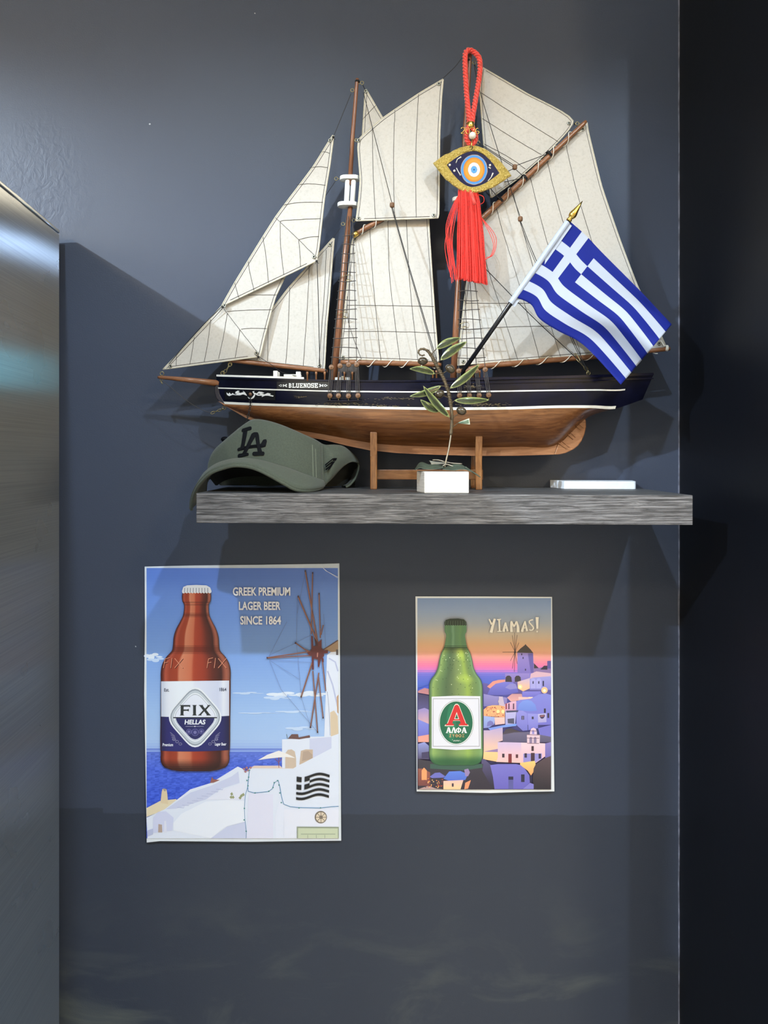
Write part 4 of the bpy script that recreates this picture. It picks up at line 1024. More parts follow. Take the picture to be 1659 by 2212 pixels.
MB().tube([lerp(b, a, .07) + Vector((0, -.0012, 0)) for a, b in zip(st_, sb_)][1:-1], .00035, 4).build('stitching', M['stitch'], sp_)
bs = [W(774,998,-.038), W(776.5,1008,-.038), W(774,1022,-.042), W(768,1036,-.046), W(757,1049,-.052), W(748,1054,-.056)]
a_ = along(bs, 18); m = MB(); m.grid([[p + Vector((0, .0, 0)) for p in a_], [p + Vector((-.002, .016, .001)) for p in a_], [p + Vector((-.008, .028, 0)) for p in a_]])
q = m.build('back_strap', M['cap'], cp, True); md = q.modifiers.new('thickness', 'SOLIDIFY'); md.thickness = .0022
m = MB(); top_ = [p + Vector((0, .004, -.0035)) for p in st_]; mid_ = [p + Vector((-.004, .022, -.015)) for p in st_]
low_ = [Vector((p.x-.006, min(-.012, p.y+.034), shelf_z(p.x, p.y)+.002)) for p in st_]
m.grid([top_, mid_, low_]); m.build('lining', M['cap_in'], cp, True)
m = MB(); fl_ = [p + Vector((0, .012, .003)) for p in front[0]]; m.grid([[p + Vector((0, .0035, .002)) for p in front[0]], fl_, [Vector((p.x, min(p.y+.03, -.03), max(p.z-.02, shelf_z(p.x, p.y)+.004))) for p in fl_]]); m.build('sweatband', M['cap_in'], cp, True)
# seams
for f in (.965, .925):
    i = int(((f)**(1/1.25))*NC); P = [row[i] + Vector((0, -.0022, 0)) for row in front]
    MB().tube(P, .0005, 4).build('stitching', M['stitch'], crown)
MB().tube([row[0] + Vector((0, -.001, 0)) for row in front], .0006, 5).build('panel_seam', M['cap'], crown)
MB().tube([row[-1] + Vector((.0006, -.0012, 0)) for row in front], .0016, 6).build('panel_seam', M['cap'], crown, True)
MB().ball(W(486, 949, -.06), (.006, .006, .004), 12, 8).build('crown_button', M['embroid'], cp, True)
# embroidered letters
def emboss(strokes, name, parent, h, yfn):
    for s in strokes:
        P = [W(a, b, yfn(a, b) - .0014) for a, b in s]
        o = MB().prism(P, (0, -h, 0)).build(name, M['embroid'], parent, fix=True); bevel(o, .0009, 3)
C = lambda x, y: (400 + x*.2411, 890 + y*.2411)
Lst = [[(505,170),(512,150),(585,128),(597,134),(596,158),(575,166),(545,172),(512,182)],
       [(520,176),(560,168),(545,250),(527,330),(490,345),(505,280)],
       [(466,338),(476,322),(540,305),(600,295),(680,285),(700,248),(728,243),(733,262),(722,310),(690,318),(600,322),(540,335),(475,352)],
       [(597,192),(622,180),(650,184),(590,290),(548,372),(508,380),(545,310)],
       [(622,180),(652,182),(662,210),(672,290),(692,360),(655,366),(640,300)],
       [(472,385),(482,374),(565,364),(572,374),(568,390),(480,412),(472,404)],
       [(604,364),(615,355),(705,354),(713,366),(708,388),(615,392),(604,382)]]
emboss([[C(*p) for p in s] for s in Lst], 'embroidered_letter', crown, .0022, fy)
sidelogo = [[(1252,470),(1325,412),(1330,420),(1256,482)], [(1330,412),(1362,412),(1352,436),(1322,440)], [(1256,485),(1318,440),(1322,450),(1262,498)], [(1258,508),(1310,470),(1312,482),(1262,524)], [(1318,444),(1346,440),(1296,512),(1276,528),(1290,500)]]
def sy(px, py): return lerp(-.105, -.070, (px-698)/55.0) - .0075
emboss([[C(*p) for p in s] for s in sidelogo], 'side_emblem', sp_, .0012, sy)

# ------------------------------------------------------------------ olive sprig on a white block
bxl, bxr = W(917, 1064, -.184), W(1013, 1063, -.184)
zb = shelf_z((bxl.x+bxr.x)/2, -.165)
ol = empty('olive_sprig', ((bxl.x+bxr.x)/2, -.165, zb), 'metal olive sprig with green leaves and brown olives on a white block', 'ornament')
ht = W(0, 1018.5, -.186).z - shelf_z(bxl.x, -.186)
vs = []
for dz in (0, ht):
    for px, yd in ((916.5, -.187), (1013, -.185), (1006, -.150), (900, -.152)):
        p = W(px, 0, yd); vs.append(Vector((p.x, yd, shelf_z(p.x, yd)+dz)))
bevel(MB().add(vs, [(0,3,2,1),(4,5,6,7),(0,1,5,4),(1,2,6,5),(2,3,7,6),(3,0,4,7)]).build('block', M['whitewood'], ol), .0012)
YO = -.168
Q = lambda x, y: (700 + x*.25316, 720 + y*.25316)
stem = [(858,182),(838,190),(815,180),(805,158),(820,138),(850,134),(885,152),(920,200),(950,255),(990,330),(1025,400),(1055,480),(1072,560),(1085,640),(1092,720),(1088,800),(1082,868)]
P = along([W(*Q(*p), YO) for p in stem], 60)
rad = [lerp(.0010, .0021, min(1, max(0, (i-8)/20))) + .0003*math.sin(i*2.1) for i in range(60)]
MB().tube(P, rad, 8).build('stem', M['twig'], ol, True)
MB().tube(along([W(*Q(*p), YO) for p in ((1085,840),(1080,890),(1062,1000),(1045,1070),(1028,1150))], 16), .0011, 7).build('stem_wire', M['wire'], ol, True)
m = MB()
for k in range(26):                                     # thin wire wound round the stem
    i = 22+k; m.tube([P[i] + Vector((rad[i]*1.25*math.cos(t), rad[i]*1.25*math.sin(t), .0012*t/6.28)) for t in (2*math.pi*q/8 for q in range(9))], .0004, 4)
m.build('wire_winding', M['twig'], ol)
def leaf(tip, base, wid, root, dy0=-.004, dy1=-.010, curve=0.0, blunt=False):
    a, b = Q(*base), Q(*tip); dx, dy = b[0]-a[0], b[1]-a[1]; L = math.hypot(dx, dy); nx, ny = -dy/L, dx/L
    rows = []; nl, nw = 15, 7
    for i in range(nl):
        t = i/(nl-1); w = (math.sin(math.pi*t**.85)**.8 if not blunt else t**.8)*wid*.2532/2 + .15
        row = []
        for j in range(nw):
            s = -1 + 2*j/(nw-1); cv = curve*math.sin(math.pi*t)
            px, py = a[0] + dx*t + nx*(s*w + cv), a[1] + dy*t + ny*(s*w + cv)
            row.append(W(px, py, YO + lerp(dy0, dy1, t) - .0022*(1-s*s)*math.sin(math.pi*t) + (.0008 if j == nw//2 else 0)))
        rows.append(row)
    def c(i, j):
        t = i/(nl-1); s = abs(-1 + 2*(j+.5)/(nw-1))
        if s > .8 or i < 1 or i >= nl-2: return (132, 138, 84)
        if s < .3: return (30, 40, 20)
        return mixc((44, 56, 26), (70, 82, 38), .5+.5*math.sin(i*1.7))
    if blunt:
        c = lambda i, j: (186, 190, 168) if (i >= nl-2 or j in (0, nw-2)) else (92, 112, 92)
    o = MB().slab(rows, Vector((0, .0009, 0)), c).build('leaf', M['leaf'], ol, True)
    if root: MB().tube([W(*Q(*root), YO), W(*a, YO+dy0)], .0006, 5).build('leaf_stalk', M['twig'], o)
for tip, base, w, root, cv in (((1168,38),(958,132),62,(920,175),3),((1220,70),(993,228),72,(955,260),2),((730,303),(946,345),60,(985,345),-4),((1328,262),(1075,470),66,(1062,510),-3),((730,538),(1000,448),58,(1045,455),4),((822,566),(985,670),62,(1040,680),3),((1410,568),(1112,573),60,(1082,600),-1)):
    leaf(tip, base, w, root, curve=-cv)
leaf((846,448), (1072,718), 64, (1088,740), -.006, -.016, -3)
leaf((1242,752), (1143,765), 52, (1098,800), blunt=True)
for x, y, rx, ry, an, root in ((842,237,43,33,0,(930,240)),(1076,303,44,34,-.7,(1010,345)),(986,519,42,34,.5,(1060,548)),(1172,662,44,34,-.35,(1100,720))):
    c = Q(x, y); rot = __import__('mathutils').Matrix.Rotation(an*-1, 3, 'Y')
    o = MB().ball(W(*c, YO-.003), (px2(rx*.2532)*.92, px2(ry*.2532)*.92, px2(ry*.2532)*.92), 16, 12, rot=rot.transposed() if False else rot).build('olive', M['olive'], ol, True)
    MB().tube([W(*Q(*root), YO), W(*c, YO-.001)], .0006, 5).build('olive_stalk', M['twig'], o)
# dry leaves lying on the block
Qb = lambda x, y: (880 + x*.1085, 960 + y*.1085)
def drape(pts_top, pts_bot, y0, y1, name, mat):
    A, B = along([W(*Qb(*p), y0) for p in pts_top], 16), along([W(*Qb(*p), y1) for p in pts_bot], 16)
    MB().slab([A, [lerp(a, b, .5) + Vector((0, 0, .0012)) for a, b in zip(A, B)], B], Vector((0, .0003, .0006))).build(name, mat, ol, True)
drape([(150,505),(220,390),(300,360),(430,405),(560,395),(700,430)], [(150,515),(250,470),(330,490),(470,500),(600,490),(720,470)], -.158, -.181, 'dry_leaf', M['greenleaf'])
drape([(720,480),(850,420),(980,395),(1100,420),(1200,490),(1300,560)], [(700,500),(820,515),(950,520),(1060,500),(1180,510),(1290,560)], -.160, -.182, 'dry_leaf', M['greenleaf'])
drape([(430,330),(520,345),(640,360),(760,375)], [(480,405),(560,395),(660,390),(770,395)], -.150, -.160, 'dry_leaf', M['greyleaf'])
MB().tube(along([W(*Qb(*p), -.162) for p in ((500,310),(620,312),(760,350),(900,375),(1090,388))], 14), .0008, 6).build('twig', M['wire'], ol, True)
MB().tube(along([W(*Qb(*p), -.170) for p in ((640,480),(760,400),(860,420),(1000,470))], 14), .0008, 6).build('twig', M['wire'], ol, True)
MB().tube(along([W(*Qb(*p), -.176) for p in ((1150,450),(1280,540),(1380,600),(1455,655))], 14), [.0012,.0012,.0011,.0011,.001,.001,.001,.0009,.0009,.0008,.0008,.0007,.0006,.0004], 6).build('leaf_tail', M['greenleaf'], ol, True)

# ------------------------------------------------------------------ white stone tile
tx = W(1290, 1055, -.04)
m = MB(); pts = [(1219, -.0555), (1374, -.0555), (1366, -.006), (1187, -.006)]
cor = [Vector((W(a, 0, y).x, y, 0)) for a, y in pts]
rnd = []
for i in range(4):
    p, a, b = cor[i], cor[i-1], cor[(i+1) % 4]; r = .0035 if i != 0 else .002
    for t in range(5):
        s = t/4; q0 = p + (a-p).normalized()*r; q1 = p + (b-p).normalized()*r
        rnd.append(lerp(lerp(q0, p, s), lerp(p, q1, s), s))
m.prism([Vector((p.x, p.y, shelf_z(p.x, p.y)+.0004)) for p in rnd], (0, 0, .0112))
tl = m.build('stone_tile', M['marble'], None, fix=True); bevel(tl, .0016, 3)
tag(tl, 'flat white rounded stone tile lying on the right of the shelf', 'tile')
# ------------------------------------------------------------------ posters
def poster(name, outline, label, y_top, y_bot, top, bottom):
    def yd(px, py): return -.0012 - lerp(y_top, y_bot, max(0, min(1, (py-top)/(bottom-top))))
    o = empty(name, W(outline[0][0], outline[0][1], 0), label, 'poster')
    MB().prism([W(a, b, yd(a, b)) for a, b in outline], (0, .0004, 0)).build('paper_sheet', M['paper'], o)
    return o, Paint(lambda px, py, off: W(px, py, yd(px, py) - off), 1.6e-5)
def bottle(p, cx, prof, colfn, nu=20, cx1=None):
    ys = [y for y, *_ in prof]; Y = []
    for a, b in zip(ys, ys[1:]):
        k = max(1, int((b-a)/3)); Y += [lerp(a, b, i/k) for i in range(k)]
    Y.append(ys[-1]); us = [-1 + 2*i/nu for i in range(nu+1)]
    p.up(); rows = []
    for y in Y:
        h = interp(prof, y)[0]; c = lerp(cx, cx1 if cx1 else cx, (y-ys[0])/(ys[-1]-ys[0])); rows.append([p.P((c+u*h, y)) for u in us])
    p.mb.grid(rows, lambda i, j: [colfn(us[j], Y[i]), colfn(us[j+1], Y[i]), colfn(us[j+1], Y[i+1]), colfn(us[j], Y[i+1])], True)
def stops(tab, x):
    if x <= tab[0][0]: return tab[0][1]
    for (a, ca), (b, cb) in zip(tab, tab[1:]):
        if x <= b: return mixc(ca, cb, (x-a)/(b-a))
    return tab[-1][1]
# ---- large poster
po, p = poster('poster', [(312.5,1224),(420,1221.5),(560,1220),(700,1218),(733,1217),(734,1340),(735,1520),(737,1816),(640,1817),(540,1818.5),(420,1817.5),(345,1817),(317,1820),(314,1640),(311.5,1500),(313,1350)],
    'large beer poster with a brown bottle, windmill and white terraces under blue sky', .0, .0045, 1217, 1820)
sky = [(1224,(94,128,212)),(1330,(110,148,222)),(1440,(132,168,230)),(1540,(160,192,240)),(1600,(168,196,240)),(1621,(150,176,236)),(1624,(92,116,212)),(1660,(70,98,214)),(1720,(58,88,212)),(1810,(52,80,200))]
random.seed(2)
def skyc(x, y):
    c = stops(sky, y)
    if y > 1628: k = random.uniform(-16, 22); c = tuple(max(0, min(255, v+k)) for v in c)
    return c
xs = [316.5+i*413.5/46 for i in range(47)]; ys = [1227+i*6 for i in range(66)] + [1624+i*4 for i in range(46)] + [1811]
p.rows(xs, ys, skyc)
def cloud(cx, cy, w, h, k, c):
    for i in range(k):
        t = i/max(1, k-1); p.ell(cx+(t-.5)*w, cy+h*.4*math.sin(i*2.3), w/k*1.1, h*(.5+.3*math.sin(i*1.7)), c, 12)
for cx, cy, w, h, k in ((331,1417,26,8,4),(336,1425,22,5,3),(645,1500,110,7,8),(600,1507,40,5,4),(536,1497,44,3,4),(640,1537,60,3,4),(650,1573,44,5,4),(560,1540,60,2,4)):
    cloud(cx, cy, w, h, k, (196, 216, 248) if h < 6 else (222, 232, 250))
WT, SH_, SH2 = (222, 228, 246), (202, 207, 236), (184, 190, 224)
B = lambda x, y: (300+x*.2773, 1500+y*.2773)
A = lambda x, y: (300+x*.2773, 1200+y*.2773)
def bp(pts, c): p.poly([B(*q) for q in pts], c)
# windmill tower and the terraces
p.poly([A(1465,775), A(1500,750), (730.5,1404), (731,1600), (700,1600), A(1452,1180)], WT)
p.line([A(1480,800), A(1530,830), (730,1450)], 3, SH2); p.line([A(1470,900), A(1510,1010), (730,1530)], 3, SH2); p.line([A(1468,1060), A(1480,1180), B(1490,320)], 1, (150,160,190))
p.poly([A(1438,732), A(1480,705), (730.5,1383), (730.5,1407), A(1500,752)], (168, 140, 116)); p.line([A(1440,731), A(1490,700), (730,1383)], 2.2, (96, 66, 60)); p.rect(726,1403,730.5,1415,(90,84,90))
bp([(1490,140),(1520,125),(1550,170),(1555,320),(1495,330),(1490,200)], (216, 196, 172)); bp([(1540,20),(1555,0),(1556,150),(1545,140)], (196,160,130))
bp([(1115,350),(1330,340),(1335,330),(1500,326),(1557,306),(1557,600),(1115,600)], WT); bp([(1330,345),(1500,330),(1500,430),(1355,520),(1330,500)], SH_)
bp([(1160,345),(1190,310),(1240,310),(1245,335),(1330,318),(1335,335),(1250,350)], (110, 78, 74)); p.line([B(1158,345), B(1150,310)], 1, (90,110,90))
bp([(1140,460),(1160,432),(1190,428),(1215,445),(1225,500),(1225,575),(1140,575)], (206, 186, 170)); bp([(1250,548),(1262,440),(1300,428),(1355,430),(1355,502)], (200, 178, 160)); bp([(1270,520),(1280,445),(1320,440),(1352,470),(1352,500)], (182,160,146))
bp([(860,575),(900,555),(1100,555),(1120,575),(1240,575),(1240,620),(860,620)], (224, 202, 190))
bp([(928,512),(1000,470),(1090,438),(1160,465),(1220,495),(1150,488),(1090,492),(1010,500)], (238, 234, 236)); p.line([B(1090,490), B(1090,572)], 1.2, (150,80,70)); p.line([B(1060,500), B(1088,530), B(1115,500)], 1.0, (150,80,70))
bp([(60,885),(165,830),(290,815),(300,835),(200,900),(60,955)], (226, 212, 184)); bp([(168,845),(178,760),(185,735),(215,738),(222,780),(228,855)], (222, 202, 170)); bp([(185,740),(195,732),(215,738),(205,758)], (160,150,146))
bp([(60,960),(200,895),(400,740),(560,690),(770,562),(800,575),(835,600),(862,575),(1200,578),(1240,555),(1500,420),(1557,380),(1557,1122),(66,1122)], WT)
bp([(210,895),(400,765),(560,712),(720,640),(775,600),(785,690),(640,735),(520,820),(290,890)], SH_)
for k in range(9):
    t = k/9; a = B(lerp(300, 640, t), lerp(880, 720, t)); p.line([a, (a[0]+14, a[1]+1.2)], 1.3, SH2); p.line([(a[0]+14, a[1]+1.2), (a[0]+15, a[1]-4)], 1.2, (206,208,234))
bp([(520,820),(660,740),(820,685),(830,820)], (226,228,246)); bp([(270,1000),(330,930),(520,835),(700,820),(825,830),(830,990),(680,1030),(560,1120),(270,1060)], (232, 236, 250))
bp([(560,1122),(690,1030),(830,992),(835,1122)], SH_); bp([(855,770),(1045,778),(1045,1122),(838,1122)], (222, 222, 244)); bp([(1060,960),(1100,820),(1130,870),(1128,1122),(1070,1122)], (226,230,248)); bp([(1130,895),(1557,890),(1557,1122),(1130,1122)], (228, 230, 247))
bp([(110,1080),(112,960),(150,915),(210,910),(270,960),(262,1060)], (206, 210, 240)); bp([(150,1075),(152,1010),(180,1015),(182,1075)], (180,160,150)); bp([(195,1075),(198,985),(212,985),(218,1075)], (222,224,244)); bp([(66,1060),(110,1045),(110,1090),(66,1110)], SH2)
for x, y in ((725,775),(735,800),(800,790),(790,805),(815,780),(720,800)): bp([(x-14,y),(x,y-14),(x+10,y+4),(x-2,y+14)], (150,156,120))
for x, y in ((820,580),(840,570),(850,590),(870,570),(830,600)): bp([(x-12,y),(x,y-10),(x+12,y+2),(x,y+12)], (170,120,130))
bp([(555,690),(570,640),(580,660),(630,668),(580,688)], (150,96,90))
wire = [B(*q) for q in ((862,590),(855,640),(848,720),(852,755),(900,768),(1010,757),(1040,735),(1055,690),(1085,668),(1098,720),(1112,800),(1128,855),(1180,875),(1245,882),(1415,885),(1500,875),(1556,872))]
p.line(wire, 1.3, (74, 132, 178)); p.line([B(848,720), B(828,790), B(822,890), B(826,980), B(838,1070), B(835,1122)], 1.1, (110,150,190))
for q in ((862,590),(855,645),(842,670),(850,712),(905,768),(1012,755),(1045,725),(1055,688),(1080,672),(1092,706),(1098,768),(1110,843),(1248,884),(1415,884),(822,888),(820,978),(836,1066)): p.ell(*B(*q), 1.7, 1.5, (70,140,140), 8)
p.ell(*B(1417,956), 13.2, 13.4, (120,108,96)); p.ell(*B(1419,957), 11, 11, (222,206,186))
for k in range(8): t = math.pi*k/4; c = B(1419,957); p.line([c, (c[0]+11*math.cos(t), c[1]+11*math.sin(t))], 1.2, (120,106,96))
p.ell(*B(1419,957), 4, 4, (130,116,104), 14)
bp([(1230,1030),(1557,1032),(1557,1121),(1230,1121)], (150,158,140)); bp([(1240,1042),(1550,1044),(1550,1121),(1240,1121)], (198,206,180))
for x in (1315, 1382, 1448): p.line([B(x,1095), B(x,1121)], 1.2, (150,160,140))
bp([(1262,1085),(1262,1092),(1530,1092),(1530,1085)], (160,170,150))
# waving black flag mark
def wv(u, v): return (641+71*u-1.5*v, 1675+50*v + 4.2*math.sin(u*6.0+.6)*(1) - 2.5*u)
for s in range(0, 9, 2):
    n = 12; u0 = 0.0 if s > 4 else .40
    if s == 4: u0 = 0.40
    p.poly([wv(lerp(u0,1,i/n), s/9) for i in range(n+1)] + [wv(lerp(1,u0,i/n), (s+.98)/9) for i in range(n+1)], (26,26,30))
for (a, b) in ((0,.15),(.24,.40)):
    for (c, d) in ((0,.22),(.335,.555)): p.poly([wv(a,c),wv((a+b)/2,c),wv(b,c),wv(b,d),wv((a+b)/2,d),wv(a,d)], (26,26,30))
# windmill sails
C6 = lambda x, y: (560+x*.1808, 1200+y*.1808)
for a, b in (((550,190),(455,690)),((455,500),(445,1040)),((430,1045),(620,950)),((110,1220),(330,790)),((120,1190),(430,1050)),((120,1250),(260,1600)),((260,1600),(690,2100)),((445,1040),(500,1650)),((500,1690),(610,2040)),((130,1250),(630,1280)),((770,700),(795,1090)),((120,1250),(480,1480))):
    p.line([C6(*a), C6(*b)], .55, (104, 116, 160))
WB, WD = (152, 104, 88), (92, 54, 52)
for a, b, w in (((550,185),(700,1050),3),((638,205),(622,940),2.6),((465,490),(702,1045),3.2),((715,455),(730,985),2.6),((765,830),(738,950),2.2),((435,1045),(540,1120),2.6),((540,1120),(640,1168),3),((90,1222),(620,1145),2.6),((90,1225),(620,1195),2.4),((500,1690),(640,1260),3),((640,1380),(697,2115),2.4),((612,2055),(712,1400),2.6),((708,1450),(763,1940),2.4),((755,1270),(795,1620),2.2)):
    p.line([C6(*a), C6(*b)], w, WB); q, r_ = C6(*a), C6(*b); p.line([(q[0]+.8, q[1]), (r_[0]+.8, r_[1])], .8, WD)
for pts in ([(618,955),(640,965),(652,1200),(652,1365),(632,1365)],[(655,970),(700,1040),(712,1180),(690,1180)],[(700,1040),(745,1000),(745,1200),(715,1335),(700,1330)],[(570,1160),(640,1140),(820,1130),(820,1168),(700,1175),(600,1195)],[(740,1180),(770,1240),(770,1275),(748,1270)]):
    p.poly([C6(*q) for q in pts], (104, 48, 50) if pts[0][0] != 655 else (70, 38, 42))
p.poly([C6(*q) for q in ((612,1130),(650,1080),(730,1085),(770,1130),(775,1200),(720,1250),(650,1230),(615,1190))], (96,46,48)); p.poly([C6(*q) for q in ((690,1160),(705,1160),(700,1215),(688,1212))], (176,120,110))
for q in ((550,185),(638,208),(465,490),(715,458),(433,1045),(95,1222),(500,1688),(697,2110),(612,2052),(763,1938)): c = C6(*q); p.rect(c[0]-1.4, c[1]-2, c[0]+1.4, c[1]+2, (70,44,44))
# headline
for t, x0, y0, x1, y1 in (('GREEK PREMIUM', 503, 1268.5, 627, 1287), ('LAGER BEER', 516, 1299.5, 606, 1318), ('SINCE 1864', 519, 1330.5, 607, 1349.5)):
    p.text(t, x0+.5, y0+.7, x1+.5, y1+.7, (88, 112, 184), .028); p.text(t, x0, y0, x1, y1, (240, 242, 252), .028)
# bottle
prof = [(1278,30),(1288,31.5),(1300,30),(1304,27.5),(1318,27),(1330,29),(1345,36),(1358,43),(1376,48.5),(1394,50),(1406,52.5),(1419,64),(1432,71.5),(1446,75),(1475,75.5),(1560,75.3),(1618,75),(1628,74),(1640,74.5),(1650,72),(1658,65),(1663,52),(1666,34)]
gl = [(-1,(44,14,14)),(-.95,(92,34,26)),(-.88,(176,84,64)),(-.74,(150,60,40)),(-.52,(160,66,42)),(-.47,(206,130,100)),(-.14,(200,112,82)),(-.06,(168,66,44)),(.22,(154,58,40)),(.48,(98,42,34)),(.74,(64,32,30)),(.82,(150,80,62)),(.92,(176,106,86)),(.96,(92,40,34)),(1,(40,16,16))]
def bcol(u, y):
    c = stops(gl, u)
    if 1396 < y < 1410: c = mixc(c, (70,24,20), .35)
    if 1325 < y < 1332: c = mixc(c, (60,20,16), .45)
    if y > 1640: c = mixc(c, (46,26,24), min(.85, (y-1640)/22))
    if 1300 < y < 1306: c = mixc(c, (50,18,16), .5)
    return c
bottle(p, 424.5, prof, bcol, 30, 421)
p.poly([(394,1281),(393,1277),(396,1268),(404,1264.5),(424,1263.5),(446,1264.5),(454,1269),(457,1277),(456,1281)] + [(456-k*3.1, 1280.5+(1.6 if k % 2 else -.6)) for k in range(20)], (226, 228, 236))
for k in range(9): p.line([(399+k*6.2, 1270), (398.5+k*6.3, 1280)], 1.8, (150, 154, 172))
def embossfix(x0, x1, y0, y1):
    for d, c in ((1.2, (64,22,20)), (0, (214,140,112))):
        w = (x1-x0)
        for a, b in (((.08,.1),(.0,1)),((.08,.1),(.3,.0)),((.05,.5),(.22,.42)),((.42,.02),(.36,1)),((.55,.05),(.95,1)),((.95,.05),(.55,1))):
            p.line([(x0+a[0]*w+d, y0+a[1]*(y1-y0)+d), (x0+b[0]*w+d, y0+b[1]*(y1-y0)+d)], 1.4, c)
embossfix(353, 397, 1421, 1443); embossfix(447, 491, 1421, 1443)
def labrow(x, y):
    u = (x-421.5)/74; base = stops([(-1,(190,198,220)),(-.8,(226,230,244)),(-.5,(232,238,250)),(-.1,(232,238,250)),(0,(224,228,246)),(.72,(206,212,238)),(.8,(230,234,248)),(1,(206,210,232))], u)
    if y > 1547: base = stops([(-1,(40,38,74)),(-.8,(48,46,110)),(0,(46,46,112)),(.8,(42,42,100)),(1,(34,32,66))], u)
    return base
yl = [1471+i*4 for i in range(19)]+[1546.8,1547.2]+[1552+i*5 for i in range(14)]+[1621]
p.up(); xs = [348+i*147/24 for i in range(25)]
p.mb.grid([[p.P((x, y + 2.2*(1-((x-421.5)/74)**2)*(1 if y > 1480 else 0) - (x-421)*.012)) for x in xs] for y in yl], lambda i, j: [labrow(xs[j],yl[i]),labrow(xs[j+1],yl[i]),labrow(xs[j+1],yl[i+1]),labrow(xs[j],yl[i+1])], True)
def diamond(sc, c, cy=1549.5, cut=None):
    pts = []; hx, hy = 59.5*sc, 66*sc
    for (ex, ey) in ((0,-1),(1,0),(0,1),(-1,0)):
        for t in range(7):
            s = t/6; dx0 = (-ey*-1 if False else 0)
            prv = {(0,-1):(-1,0),(1,0):(0,-1),(0,1):(1,0),(-1,0):(0,1)}[(ex,ey)]; nxt = {(0,-1):(1,0),(1,0):(0,1),(0,1):(-1,0),(-1,0):(0,-1)}[(ex,ey)]
            r = .30; q0 = (lerp(ex,prv[0],r), lerp(ey,prv[1],r)); q1 = (lerp(ex,nxt[0],r), lerp(ey,nxt[1],r)); e = (ex, ey)
            a = (lerp(q0[0],e[0],s), lerp(q0[1],e[1],s)); b = (lerp(e[0],q1[0],s), lerp(e[1],q1[1],s))
            x, y = lerp(a[0],b[0],s)*hx*1.06, lerp(a[1],b[1],s)*hy*1.09
            pts.append((421.6+x, cy+y))
    if cut is not None:
        out = []
        for a, b in zip(pts, pts[1:]+pts[:1]):
            if a[1] >= cut: out.append(a)
            if (a[1] >= cut) != (b[1] >= cut): k = (cut-a[1])/(b[1]-a[1]); out.append((lerp(a[0], b[0], k), cut))
        pts = out
    p.poly(pts, c)
diamond(1.06, (232,236,246)); diamond(1.0, (150,158,172)); diamond(.95, (196,204,216)); diamond(.86, (236,240,250)); diamond(.82, (170,178,192)); diamond(.80, (228,232,248)); diamond(.78, (44,46,100), cut=1550); p.rect(374, 1549, 469, 1551.5, (50,56,66)); 
for sgn in (-1, 1):
    for k in range(4): p.line([(421.5+sgn*(54-k*1.5), 1582+k*5), (421.5+sgn*(44-k*1), 1590+k*3)], 1.4, (126,124,160))
    for k in range(3): p.ring(421.5+sgn*(46-k*7), 1597+k*5, 3.2, 2.6, .9, (150,150,180), 10)
F = [bar((.06,.05),(.06,.05001),.01)]
def fixword(x0, y0, x1, y1, c):
    g = [[(.0,0),(.335,0),(.335,.24),(.30,.15),(.13,.15),(.125,.42),(.24,.43),(.29,.36),(.29,.62),(.24,.55),(.125,.57),(.12,.92),(.15,1),(.0,1),(.03,.92),(.035,.08)],
         [(.40,0),(.54,0),(.515,.1),(.515,.9),(.545,1),(.395,1),(.425,.9),(.425,.1)],
         [(.60,0),(.745,0),(.735,.08),(.80,.34),(.885,.08),(.865,0),(.99,0),(.94,.1),(.84,.46),(.955,.9),(1.0,1),(.84,1),(.855,.92),(.775,.6),(.68,.92),(.70,1),(.57,1),(.62,.9),(.74,.5),(.64,.1)]]
    for q in g: p.poly([(lerp(x0,x1,a), lerp(y0,y1,b)) for a, b in q], c)
fixword(388, 1523, 456.5, 1545.5, (44, 50, 52))
p.text('HELLAS', 398.5, 1554.5, 444, 1565, (236,240,250), .035, .12); p.line([(401,1569.3),(440,1569)], .7, (190,190,214)); p.ell(421,1569.2,1.4,1.4,(230,232,244),8)
for x, y, r_ in ((408,1580.5,6),(435,1580,6),(421.4,1582,8)): p.ell(x,y,r_,r_,(104,102,158),18); p.ell(x,y,r_-1.2,r_-1.2,(60,60,120),18); p.ell(x,y,r_*.45,r_*.45,(120,118,170),10)
p.text('Est.', 354.6, 1486.7, 365.5, 1494, (60,66,92), .01); p.text('1864', 474, 1485.6, 489, 1493.2, (60,66,92), .01); p.text('Premium', 351, 1605.5, 374, 1612, (226,228,242), .03, .1); p.text('Lager Beer', 464, 1604, 489, 1612.5, (226,228,242), .03, .1)
p.line([(695,1224),(704,1233),(715,1239),(730,1247)], 1.1, (236,238,246)); p.line([(697,1226),(709,1236),(722,1244),(729,1249)], .7, (206,212,240))
p.mb.build('printed_picture', M['print'], po)

# ---- small poster
ps, p = poster('poster', [(897.5,1288.5),(1045,1288.5),(1192.5,1289.5),(1194.5,1500),(1197.5,1709.5),(1140,1710.5),(1060,1713),(1010,1712),(960,1710.3),(900,1709.5),(899,1500)],
    'small beer poster with a green bottle before a white village at dusk', .0, .0045, 1288, 1713)
sk = [(1292,(120,144,190)),(1318,(138,158,196)),(1345,(158,168,188)),(1372,(194,178,162)),(1392,(214,170,136)),(1408,(226,168,140)),(1424,(230,146,150)),(1438,(230,116,164)),(1449,(206,120,200)),(1451,(140,122,214)),(1460,(104,108,210)),(1480,(78,104,204)),(1500,(80,82,160)),(1600,(70,66,120)),(1705,(48,44,66))]
xs = [901+i*287/12 for i in range(13)]; ys = [1292+i*4 for i in range(104)]
def pmap(x, y): k = (y-1292)/413; return (x + lerp(0, 2.6, k)*1.0, y)
base_fn = p.fn
p.rows([901.5+i*289/12 for i in range(13)], ys+[1705.5], lambda x, y: stops(sk, y))
V = lambda x, y: (1040+x*.11756, 1460+y*.11756)
